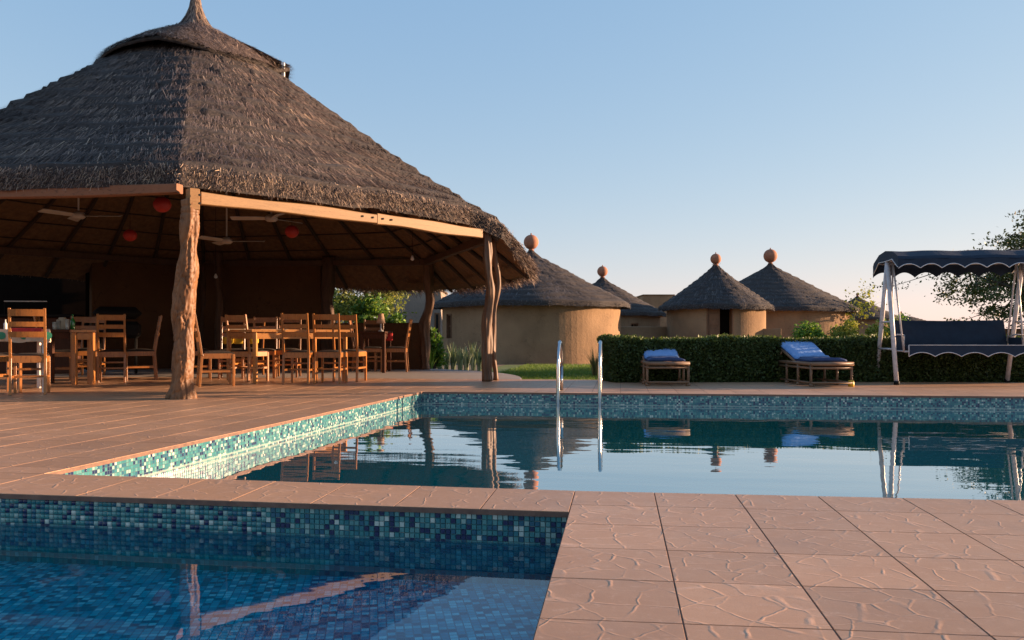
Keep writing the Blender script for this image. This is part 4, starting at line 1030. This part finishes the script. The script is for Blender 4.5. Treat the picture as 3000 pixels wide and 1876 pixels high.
# ---- garden swing
def swing():
    t = thing('garden_swing', 'navy canopied garden swing seat on white tubular legs beside the hedge', 'swing seat', D(2800, 12.4), YAW)
    o0 = Vector(((2800 - 1500) / F * 12.4, 12.4, 0))
    def L(px, d, z): return Vector(((px - 1500) / F * d, d, z)) - o0
    zt = 1.74
    apL = L(2600, 12.4, zt); apR = L(2996, 12.2, zt)
    feet = {'a': L(2627, 11.98, 0), 'b': L(2567, 12.88, 0), 'c': L(3052, 11.75, 0), 'd': L(2950, 12.6, 0)}
    for k, ap in (('a', apL), ('b', apL), ('c', apR), ('d', apR)):
        f_ = feet[k]; b = MB(); tp = ap + (f_ - ap).normalized() * .02; b.tube([f_, f_.lerp(tp, .5), tp], .031, 12); b.obj('leg', M['bwhite'], t, True)
        b = MB(); b.lathe(f_, [(.038, 0), (.038, .05), (.03, .055), (0, .055)], 12); b.obj('foot_cap', M['darkmetal'], t, True)
    for ap, f1, f2 in ((apL, 'a', 'b'), (apR, 'c', 'd')):
        for tt_ in (.5, .72):
            b = MB(); b.tube([ap.lerp(feet[f1], tt_), ap.lerp(feet[f2], tt_)], .014, 8); b.obj('cross_brace', M['bwhite'], t, True)
    b = MB(); b.tube([apL, apR], .026, 12); b.obj('top_bar', M['bwhite'], t, True)
    # canopy: ridge in the middle, slopes to both sides, scalloped valances
    ux = (apR - apL).normalized(); uy = Vector((-ux.y, ux.x, 0)); Wc = (apR - apL).length
    prof_ = [(-.56, 1.72), (-.53, 1.76), (-.30, 1.845), (0, 1.875), (.30, 1.84), (.55, 1.74), (.58, 1.70)]
    x0, x1 = -.03, Wc + .10; nx = 30; vs = []
    for i in range(nx + 1):
        x = x0 + (x1 - x0) * i / nx
        for y, z in prof_: vs.append(apL + ux * x + uy * y + Vector((0, 0, z - zt - .006 * math.sin(x * 9) )))
    m = len(prof_); fs = [(i * m + j, (i + 1) * m + j, (i + 1) * m + j + 1, i * m + j + 1) for i in range(nx) for j in range(m - 1)]
    b = MB(); b.add(vs, fs); n0 = len(vs); b.add([v - Vector((0, 0, .008)) for v in vs], [f[::-1] for f in fs]); cano = b.obj('canopy', M['navy'], t, False)
    def valance(yo, z, drop, sc, mat_trim=True, rng_=(None, None), zslope=0):
        a = x0 if rng_[0] is None else rng_[0]; c = x1 if rng_[1] is None else rng_[1]
        nn = 120; vs_ = []; tr = []
        for i in range(nn + 1):
            x = a + (c - a) * i / nn; ph = ((x - a) / sc) % 1.0
            dz = drop * (1 - .46 * math.sin(PI * ph) ** .8)
            p = apL + ux * x + uy * (yo + .008 * math.sin(x * 14)) + Vector((0, 0, z - zt))
            vs_ += [p, p - Vector((0, 0, dz))]; tr.append(p - Vector((0, 0, dz)) - uy * .003)
        b = MB(); b.add(vs_, [(2 * i, 2 * i + 2, 2 * i + 3, 2 * i + 1) for i in range(nn)]); b.add([v + uy * .004 for v in vs_], [(2 * i + 1, 2 * i + 3, 2 * i + 2, 2 * i) for i in range(nn)])
        v_ = b.obj('valance', M['navy'], cano)
        if mat_trim:
            b = MB(); b.tube(tr, .0065, 5); b.obj('piping', M['trim'], v_, True)
    valance(-.562, 1.722, .135, .285); valance(.582, 1.70, .17, .30, False)
    # side valances
    for x in (x0, x1):
        b = MB(); vs_ = []
        for i, (y, z) in enumerate(prof_):
            p = apL + ux * x + uy * y + Vector((0, 0, z - zt)); vs_ += [p, p - Vector((0, 0, .11 + .04 * (i % 2)))]
        b.add(vs_, [(2 * i, 2 * i + 2, 2 * i + 3, 2 * i + 1) for i in range(m - 1)]); b.add([v + ux * .004 for v in vs_], [(2 * i + 1, 2 * i + 3, 2 * i + 2, 2 * i) for i in range(m - 1)])
        v_ = b.obj('valance', M['navy'], cano)
        b = MB(); b.tube([vs_[2 * i + 1] for i in range(m)], .0065, 5); b.obj('piping', M['trim'], v_, True)
    for y in (-.52, .52):
        b = MB(); b.tube([apL + uy * y + Vector((0, 0, -.01)), apR + uy * y + Vector((0, 0, -.01))], .013, 8); b.obj('canopy_rail', M['bwhite'], t, True)
    for ap in (apL, apR):
        b = MB(); b.tube([ap - uy * .52 + Vector((0, 0, -.01)), ap + Vector((0, 0, .08)), ap + uy * .52 + Vector((0, 0, -.01))], .013, 8); b.obj('canopy_rail', M['bwhite'], t, True)
    # bench
    s0, s1 = .14, Wc - .10
    def B(x, y, z): return apL + ux * x + uy * y + Vector((0, 0, z - zt))
    b = MB(); rot = Matrix((ux, uy, Vector((0, 0, 1)))).transposed()
    b.box(B((s0 + s1) / 2, -.05, .50), (s1 - s0 - .06, .50, .08), rot, .03); b.obj('seat_cushion', M['navy'], t, True)
    tilt = rot @ Matrix.Rotation(R(-16), 3, 'X')
    b = MB(); c0 = B((s0 + s1) / 2, .27, .70); nx_, nz_ = 24, 8; vs = []
    for side in (-1, 1):
        for i in range(nx_ + 1):
            for j in range(nz_ + 1):
                x = (i / nx_ - .5) * (s1 - s0 - .02); z = (j / nz_ - .5) * .42; sag = -.012 * (1 - (2 * i / nx_ - 1) ** 2) * (j / nz_)
                vs.append(c0 + tilt @ Vector((x, side * (.035 * (1 - (2 * i / nx_ - 1) ** 8) * (1 - (2 * j / nz_ - 1) ** 6)) + .004 * math.sin(i * 1.1 + j), z + sag)))
    n1 = (nx_ + 1) * (nz_ + 1); fs = []
    for i in range(nx_):
        for j in range(nz_): a = i * (nz_ + 1) + j; fs += [(a, a + nz_ + 1, a + nz_ + 2, a + 1), (n1 + a, n1 + a + 1, n1 + a + nz_ + 2, n1 + a + nz_ + 1)]
    b.add(vs, fs); b.obj('backrest', M['navy'], t, True)
    # front valance of the bench
    nn = 100; vs_ = []; tr = []
    for i in range(nn + 1):
        x = s0 + .05 + (s1 - s0 - .05) * i / nn; ph = (i / nn * 4.4) % 1; dz = .16 - .06 * math.sin(PI * ph) ** .8
        p = B(x, -.31, .545); vs_ += [p, p - Vector((0, 0, dz))]; tr.append(p - Vector((0, 0, dz)) - uy * .003)
    b = MB(); b.add(vs_, [(2 * i, 2 * i + 2, 2 * i + 3, 2 * i + 1) for i in range(nn)]); b.add([v + uy * .004 for v in vs_], [(2 * i + 1, 2 * i + 3, 2 * i + 2, 2 * i) for i in range(nn)]); v_ = b.obj('bench_valance', M['navy'], t)
    b = MB(); b.tube(tr, .006, 5); b.tube([vs_[0], vs_[1]], .006, 5); b.tube([vs_[-2], vs_[-1]], .006, 5); b.tube(vs_[0::2], .005, 5); b.obj('piping', M['trim'], v_, True)
    for x in (s0, s1):     # arm frames
        b = MB(); pts = [B(x, -.27, .46), B(x, -.27, .68), B(x, .0, .69), B(x, .22, .66), B(x, .22, .46), B(x, -.27, .46)]
        b.tube(pts, .013, 8); b.obj('arm_rest', M['bwhite'], t, True)
        b = MB(); b.box(B(x, -.02, .56), (.012, .44, .18), rot, .003); b.obj('side_panel', M['navy'], t)
        hx = .07 if x == s0 else Wc - .08
        b = MB(); b.tube([B(hx, 0, zt - .01), B(x, -.26, .46)], .013, 8); b.tube([B(hx, 0, zt - .01), B(x, .24, .60)], .013, 8); b.obj('hanger', M['bwhite'], t, True)
    b = MB(); b.tube([B(s0, -.27, .455), B(s1, -.27, .455)], .013, 8); b.tube([B(s0, .22, .455), B(s1, .22, .455)], .013, 8); b.obj('bench_frame', M['bwhite'], t, True)
swing()

# ================================================================ HUTS
def hut(px, d, Rw, Re, z_eave, z_apex, ball_r, label, straw=16000, seed=1, door=None, windows=(), ball_mat='terra'):
    c = D(px, d, GZ); t = thing('mud_hut', label, 'hut', c, 0, 'round mud huts with thatched roofs'); ze, za = z_eave - GZ, z_apex - GZ
    va = YAW - math.atan((px - 1500) / F) - PI / 2          # direction from the hut to the viewer
    # wall with openings cut out by angle
    nphi = 96; hw = ze + .12; rows = [0, .3, .7, 1.1, 1.5, hw]
    opens = []
    if door: opens.append((door[0], door[1], 0, door[2], 'door'))
    for wv in windows: opens.append((*wv, 'window'))
    zs = sorted(set([0, hw] + [z for o in opens for z in (o[2], o[3])] + [hw * k / 6 for k in range(1, 6)])); 
    angs = sorted(set([round(2 * PI * k / nphi, 5) for k in range(nphi)] + [round((va + R(a)) % (2 * PI), 5) for o in opens for a in (o[0], o[1])]))
    b = MB(); nz_ = len(zs)
    for a in angs:
        for z in zs:
            rr = Rw * (1 + .004 * math.sin(a * 3 + seed) + .004 * math.sin(a * 11) ) + (.03 * max(0, .3 - z))
            b.v.append((rr * math.cos(a), rr * math.sin(a), z))
    na = len(angs)
    def inside(a, z):
        for o in opens:
            rel = math.degrees((a - va + PI) % (2 * PI) - PI)
            if o[0] < rel < o[1] and o[2] <= z < o[3]: return True
        return False
    for i in range(na):
        a0 = angs[i]; a1 = angs[(i + 1) % na] + (2 * PI if i == na - 1 else 0)
        for j in range(nz_ - 1):
            if inside((a0 + a1) / 2, zs[j] + 1e-4): continue
            b.f.append((i * nz_ + j, ((i + 1) % na) * nz_ + j, ((i + 1) % na) * nz_ + j + 1, i * nz_ + j + 1))
    n0 = len(b.v)
    for a in angs:       # inner skin gives the wall thickness
        for z in (0, hw): b.v.append(((Rw - .16) * math.cos(a), (Rw - .16) * math.sin(a), z))
    wall = b.obj('wall', M['mud'], t, False)
    b = MB(); b.lathe((0, 0, 0), [(Rw - .30, 0), (Rw - .30, hw)], 40); b.obj('inner_wall', M['black'], wall)  # black lining stands in for the darkness inside the hut
    for o in opens:      # reveals
        a0, a1 = va + R(o[0]), va + R(o[1]); m = MB()
        for a, s_ in ((a0, 1), (a1, -1)):
            e = Vector((math.cos(a), math.sin(a), 0)); q = Vector((-e.y, e.x, 0)) * .03 * s_
            m.box(e * (Rw - .10) + q * .6 + Vector((0, 0, (o[2] + o[3]) / 2)), (.24, .04, o[3] - o[2]), Matrix.Rotation(a, 3, 'Z'))
        am = (a0 + a1) / 2; e = Vector((math.cos(am), math.sin(am), 0)); wd = 2 * Rw * math.sin((a1 - a0) / 2)
        m.box(e * (Rw - .12) + Vector((0, 0, o[3] - .02)), (.2, wd, .05), Matrix.Rotation(am, 3, 'Z'))
        fr = m.obj('door_frame' if o[4] == 'door' else 'window_frame', M['door'], t)
        if o[4] == 'door':
            m = MB(); w2 = wd * .48; e = Vector((math.cos(am), math.sin(am), 0)); s_ = Vector((-e.y, e.x, 0))
            cen = e * (Rw - .10) - s_ * wd * .235 + Vector((0, 0, o[3] / 2 - .03))
            m.box(cen, (.04, w2, o[3] - .08), Matrix.Rotation(am, 3, 'Z'), .006); dr = m.obj('door', M['door'], t)
            for k in range(3):
                m = MB(); m.box(cen + e * .025 + Vector((0, 0, (k - 1) * .5)), (.02, w2 * .7, .36), Matrix.Rotation(am, 3, 'Z'), .006); m.obj('panel', M['door'], dr)
        else:
            m = MB(); cen = e * (Rw - .08) + Vector((0, 0, (o[2] + o[3]) / 2))
            m.box(cen, (.03, .03, o[3] - o[2]), Matrix.Rotation(am, 3, 'Z')); m.box(cen, (.03, wd, .03), Matrix.Rotation(am, 3, 'Z')); m.obj('window_bar', M['door'], fr)
    s_e = Re
    ps = [.06, .14, .28, Re * .33, Re * .62, Re * .86, Re * 1.0, Re * 1.04]
    hh = za - ze
    pz = [za + .04, za - .06, za - .20, ze + hh * .66, ze + hh * .37, ze + hh * .15, ze + .02, ze - .04]
    f0 = lambda ph, s: s * (1 + .012 * np.sin(ph * 5 + seed) + .008 * np.sin(ph * 13))
    sm = lambda ph: Re + .045 * noise1(ph * 2, seed + 40, 8)
    rf, ff = thatch('roof', t, ps, pz, f0, sm, .13, 11, 120, (M['thatch'], M['straw_far'], M['thatch']), straw, .30, .018, seed, step=.05)
    eave_fringe(rf, ff, sm, 3500, .13, M['straw_far'], .10, .014)
    b = MB(); r = ball_r; b.tube([(0, 0, za - .02), (0, 0, za + .10)], [.10, .06], 12)
    prof_ = [(.02, 0)] + [(r * math.sin(a), r - r * math.cos(a)) for a in np.linspace(.2, PI - .12, 14)] + [(r * .10, 2 * r), (r * .08, 2 * r + .05), (0.0, 2 * r + .05)]
    b.lathe((0, 0, za + .03), prof_, 22); b.obj('finial_ball', M[ball_mat], t, True)
    return t
hut(1556, 28.1, 2.85, 3.15, 1.66, 3.42, .24, 'largest mud hut, its terracotta ball rising behind the pavilion eave', 26000, 3, windows=((-66, -58, .75, 1.5),))
hut(1765, 38.0, 2.50, 2.75, 1.62, 3.22, .23, 'farthest hut with a small window, half hidden behind the largest hut', 14000, 5, windows=((27, 36, .65, 1.35),))
hut(2097, 30.0, 1.66, 1.93, 1.66, 3.10, .185, 'small mud hut with a half-open double door', 20000, 7, door=(-10, 19, 1.78))
hut(2257, 36.0, 3.10, 3.42, 1.72, 3.66, .28, 'wide mud hut behind the one with the door, carrying the highest ball', 20000, 9)
hut(2512, 62.0, 2.4, 2.9, 1.9, 3.5, .10, 'small distant hut seen between the shrub and the swing', 8000, 12)
hut(2640, 75.0, 2.4, 2.9, 1.7, 2.6, .08, 'lowest distant hut, its roof edge just behind the swing legs', 6000, 14)
# garden walls
def gwall(a, b_, z1, th, mat, label, name='garden_wall', z0=GZ - .05):
    o = wall_between(a, b_, z0, z1, th, mat, name, None, .02); tag(o, label, 'wall'); return o
gwall(D(1808, 29.6), D(2010, 30.6), ZAT(957, 30), .2, M['mud'], 'low mud wall between the largest hut and the hut with the door')
gwall(D(2225, 29.2), D(2289, 29.0), ZAT(963, 29), .25, M['mud'], 'short sunlit mud wall right of the hut with the door')
def building(px0, px1, d, ytop, depth, mat, label, windows=()):
    a, c = D(px0, d), D(px1, d); zt = ZAT(ytop, d); mid_ = (a + c) / 2; ang = YAW
    t = thing('flat_roofed_building', label, 'building', Vector((mid_.x, mid_.y, GZ)), ang); W_ = (c - a).length; hh = zt - GZ
    b = MB(); b.box((0, depth / 2, hh / 2), (W_, depth, hh), None, .03); b.obj('wall', mat, t)
    b = MB(); b.box((0, depth / 2, hh + .03), (W_ + .1, depth + .1, .07), None, .02); b.obj('parapet', mat, t)
    for x0, x1, z0, z1 in windows:
        b = MB(); b.box(((x0 + x1) / 2, -.005, (z0 + z1) / 2), (x1 - x0, .05, z1 - z0), None, .01); f_ = b.obj('window', M['door'], t)
        b = MB(); b.box(((x0 + x1) / 2, -.034, (z0 + z1) / 2), (x1 - x0 - .12, .012, z1 - z0 - .12)); b.obj('pane', M['darkmetal'], f_)
building(1122, 1292, 33.0, 852, 3.0, M['taupe'], 'taupe flat-roofed building seen under the pavilion eave', ((.85, 1.05, .9, 1.7),))
building(1885, 1975, 55.0, 866, 4.0, M['mud'], 'sand-coloured flat roof between the huts')
building(2945, 3160, 60.0, 966, 4.0, M['mud_dark'], 'low brown building at the right edge behind the tree')
building(930, 1065, 36.0, 893, 1.0, M['block'], 'grey block wall behind the leafy bush')

# ================================================================ PLANTS
def hedge():
    t = thing('clipped_hedge', 'long low clipped hedge behind the sun loungers and the swing', 'hedge', (0, 0, 0))
    path = [P(1772, 1108, 0), P(1800, 1121, 0), P(2300, 1119.5, 0), P(3000, 1119, 0), P(3300, 1118, 0)]
    path = [Vector((p.x, p.y, 0)) for p in path]; path[0] = path[1] + CW(-.10, .65)
    hw = .62; th = .62
    segs = path; back = [p + CW(0, th) for p in path]
    back[0] = path[0] + CW(.05, .12)
    poly = [(p.x, p.y) for p in path] + [(p.x, p.y) for p in back[::-1]]
    b = MB(); sh = [(p.x + CW(.04, .05).x, p.y + CW(.04, .05).y) for p in path] + [(p.x - CW(0, .05).x, p.y - CW(0, .05).y) for p in back[::-1]]
    b.prism(sh, GZ, hw - .06); b.obj('hedge_core', M['hedgecore'], t)
    n = 95000; L = [(path[i + 1] - path[i]).length for i in range(len(path) - 1)]; cum = np.concatenate([[0], np.cumsum(L)])
    u = rng.random(n) * cum[-1]; u[:6000] = rng.random(6000) * cum[1]
    px_ = np.interp(u, cum, [p.x for p in path]); py_ = np.interp(u, cum, [p.y for p in path])
    face = rng.random(n) < .62
    w_ = np.where(face, rng.normal(.0, .022, n), rng.uniform(0, th, n)); z = np.where(face, rng.uniform(-.02, hw, n), hw + rng.normal(-.02, .018, n) + .02 * np.sin(u * 3.1) + .012 * np.sin(u * 9))
    w_ = w_ + np.where(face, .035 * np.sin(u * 4.3) * np.sin(z * 6) + .04 * (z > hw - .06), 0)
    f0 = CW(0, 1); C = np.stack([px_ + f0.x * w_, py_ + f0.y * w_, z], 1)
    rnd = np.clip(rng.beta(2, 3, n) * .8 + .25 * (z > hw - .03), 0, 1)  # paler leaves along the top: sunlight there put into the colour
    o = leaves('hedge_leaves', C, .045, M['hedge'], t, rnd, .6, .3); o['kind'] = 'stuff'
hedge()
def clump_points(c, rad, n, k=14, seed=0, flat=.75, tight=.35):
    r_ = np.random.default_rng(seed); cen = r_.normal(size=(k, 3)); cen = unit(cen) * (r_.random((k, 1)) ** .4); cen *= np.array(rad) * .78; cen[:, 2] = np.abs(cen[:, 2]) if flat < 0 else cen[:, 2]
    w_ = r_.integers(0, k, n); p = r_.normal(size=(n, 3)); p = unit(p) * (r_.random((n, 1)) ** .33) * tight * np.array(rad)
    return np.array(c) + cen[w_] + p * (.6 + .8 * r_.random((k, 1)))[w_]
def shrub(px, d, w_, h_, n, mat, label, size=.07, seed=1, name='shrub', stems=6, zb=None, k=16, tight=.34, cat='shrub'):
    zb = GZ if zb is None else zb
    t = thing(name, label, cat, D(px, d, zb)); 
    C = clump_points((0, 0, h_ * .52), (w_ / 2, w_ / 2 * .8, h_ * .5), n, k, seed, tight=tight)
    C[:, 2] = np.abs(C[:, 2]); o = leaves('foliage', C, size, mat, t); o['kind'] = 'stuff'
    b = MB(); r_ = random.Random(seed)
    for i in range(stems):
        a = r_.uniform(0, 6.28); e = Vector((math.cos(a) * w_ * .3 * r_.random(), math.sin(a) * w_ * .3 * r_.random(), h_ * r_.uniform(.5, .8))); b.tube([(0, 0, 0), e * .5 + Vector((0, 0, .05)), e], [.022, .015, .008], 6)
    b.obj('stem', M['bark'], t, True); return t
shrub(1085, 19.8, 1.0, 1.75, 3600, M['leaf'], 'leafy green bush just behind the low wall of the pavilion', .10, 3, k=20)
shrub(1150, 19.6, .75, 1.45, 1800, M['leaf'], 'smaller bush right of the leafy one, behind the low wall', .09, 31)
shrub(1272, 18.9, .55, 1.25, 1500, M['leaf'], 'bright green upright plant right of the slim back post', .10, 5, k=12)
shrub(2395, 23.0, 1.2, 1.42, 4200, M['leaf'], 'dark green part of shrubbery behind the right lounger', .08, 7)
shrub(2475, 22.5, 1.1, 1.30, 3600, M['leafyel'], 'yellow-green flowering shrub above the hedge', .08, 8)
shrub(2565, 22.0, 1.1, 1.12, 3000, M['leafyel'], 'low yellow-green shrub left of the swing legs', .07, 9)
shrub(2650, 22.5, .9, 1.12, 2400, M['leaf'], 'low green shrub seen between the two left swing legs', .07, 10)
shrub(2625, 40.0, 1.6, 2.0, 2200, M['leaf'], 'bushy green shrub in front of the distant huts', .12, 11)
def tree(px, d, h_, cw, ch, n, mat, label, seed, lean=0, size=.12, name='tree', limbs=9, tr=.14, droop=0.0, k=60, tight=.16, x_off=0, zb=None):
    zb = GZ if zb is None else zb
    t = thing(name, label, 'tree', D(px, d, zb), YAW); r_ = random.Random(seed)
    b = MB(); fork = Vector((lean * .4, 0, h_ * .30)); b.tube([(0, 0, 0), Vector((lean * .1, 0, h_ * .15)), fork], [tr, tr * .8, tr * .7], 10); b.obj('trunk', M['bark'], t, True)
    tips = []; b = MB(); top = h_ - ch * .5
    for i in range(limbs):
        a = 2 * PI * i / limbs + r_.uniform(-.3, .3); el = r_.uniform(-.25, 1.0) 
        e = Vector((math.cos(a) * cw / 2 * math.cos(el) * r_.uniform(.75, 1), math.sin(a) * cw / 2 * .8 * math.cos(el) * r_.uniform(.75, 1), top + ch * .5 * math.sin(el) * r_.uniform(.8, 1)))
        m1 = fork.lerp(e, .45) + Vector((r_.uniform(-.1, .1) * cw * .3, r_.uniform(-.1, .1) * cw * .3, ch * .10)); b.tube([fork, m1, e], [tr * .45, tr * .28, tr * .07], 7)
        for q in range(7):
            s_ = m1.lerp(e, r_.uniform(0, .95)); dlt = Vector((r_.gauss(0, 1) * cw * .17, r_.gauss(0, 1) * cw * .14, r_.gauss(0, 1) * ch * .14 - droop * .2)); e2 = s_ + dlt
            b.tube([s_, s_ + dlt * .5 + Vector((0, 0, .04 * ch)), e2], [tr * .16, tr * .1, tr * .03], 5); tips += [e2, s_ + dlt * .6]
        tips.append(e)
    b.obj('limbs', M['bark'], t, True)
    T_ = np.array([tuple(p) for p in tips]); w_ = rng.integers(0, len(T_), n); sz = (.5 + .9 * rng.random(len(T_)))[w_][:, None]
    off = rng.normal(0, 1, (n, 3)) * np.array([cw, cw * .8, ch * .55]) * tight * .45 * sz; C = T_[w_] + off
    sub = unit(rng.normal(size=(n, 3)))
    rnd = np.clip(rng.beta(2, 2.5, n) * .8 + .2 * np.sin(w_ * 1.7), 0, 1)
    o = leaves('crown', C, size, mat, t, rnd, .5); o['kind'] = 'stuff'; return t
tree(3110, 21.5, 3.62, 4.9, 3.0, 30000, M['leafdark'], 'large feathery dark tree at the right edge behind the swing', 4, size=.085, limbs=20, tr=.16, droop=1.0, tight=.10, zb=GZ)
tree(1045, 30.0, 2.65, 2.6, 1.9, 6500, M['leafyel'], 'yellow-green tree in the sun seen under the pavilion roof', 6, size=.13, limbs=10, tr=.08, tight=.22)
tree(2512, 34.0, 3.15, 1.5, 2.4, 480, M['leafyel'], 'slender wispy tree with sparse leaves left of the swing', 8, size=.13, limbs=8, tr=.025, tight=.16, name='slender_tree')
# striped blade-leaved plants in front of the largest hut
def blade_plant(px, d, h_, n, mat, label, seed, spread=.35, wd=.035, group=None, name='agave_plant'):
    t = thing(name, label, 'plant', D(px, d, GZ), 0, group); r_ = np.random.default_rng(seed)
    V = []; Q = []; rn = []
    for i in range(n):
        a = r_.uniform(0, 2 * PI); l = h_ * r_.uniform(.6, 1.05); sp = spread * r_.uniform(.1, 1) * l; c = r_.uniform(0, .05)
        e = np.array([math.cos(a), math.sin(a), 0]); s_ = np.array([-e[1], e[0], 0]); k0 = len(V)
        for j in range(5):
            u = j / 4; p = e * (c + sp * u ** 1.8) + np.array([0, 0, l * (u - .15 * u * u)]); w_ = wd / 2 * (1 - u ** 2.5) * (.7 + .8 * math.sin(PI * min(u + .2, 1))) + .002
            V += [p - s_ * w_, p + s_ * w_]
        v = r_.random()
        for j in range(4): Q.append((k0 + 2 * j, k0 + 2 * j + 1, k0 + 2 * j + 3, k0 + 2 * j + 2)); rn.append(v)
    o = fastmesh('leaf_rosette', np.array(V), np.array(Q), mat, np.array(rn), parent=t); o['kind'] = 'stuff'
names_ = ['leftmost', 'second from the left', 'third from the left', 'fourth from the left', 'fifth from the left', 'sixth from the left', 'rightmost']
for k, px in enumerate((1288, 1308, 1328, 1348, 1366, 1386, 1404)):
    blade_plant(px, 20.2 + (k % 3) * .35, (.72, .62, .78, .70, .66, .80, .70)[k], 42, M['leafvar'], names_[k] + ' of the pale striped sword-leaved plants beside the largest hut', 50 + k, group='striped plants by the hut wall')
blade_plant(1260, 18.6, .7, 30, M['leaf'], 'green sword-leaved plant at the foot of the slim back post', 77, .5, .04)
blade_plant(1782, 16.8, .95, 90, M['leafdry'], 'tall dry wispy grass clump at the left end of the hedge', 80, .45, .012, name='grass_clump')
blade_plant(1742, 17.4, .70, 60, M['leafdry'], 'smaller dry wispy grass clump in front of the largest hut', 81, .5, .012, name='grass_clump')

print('objects', len(bpy.data.objects), 'tris ~', sum(len(m.polygons) for m in bpy.data.meshes) * 2)
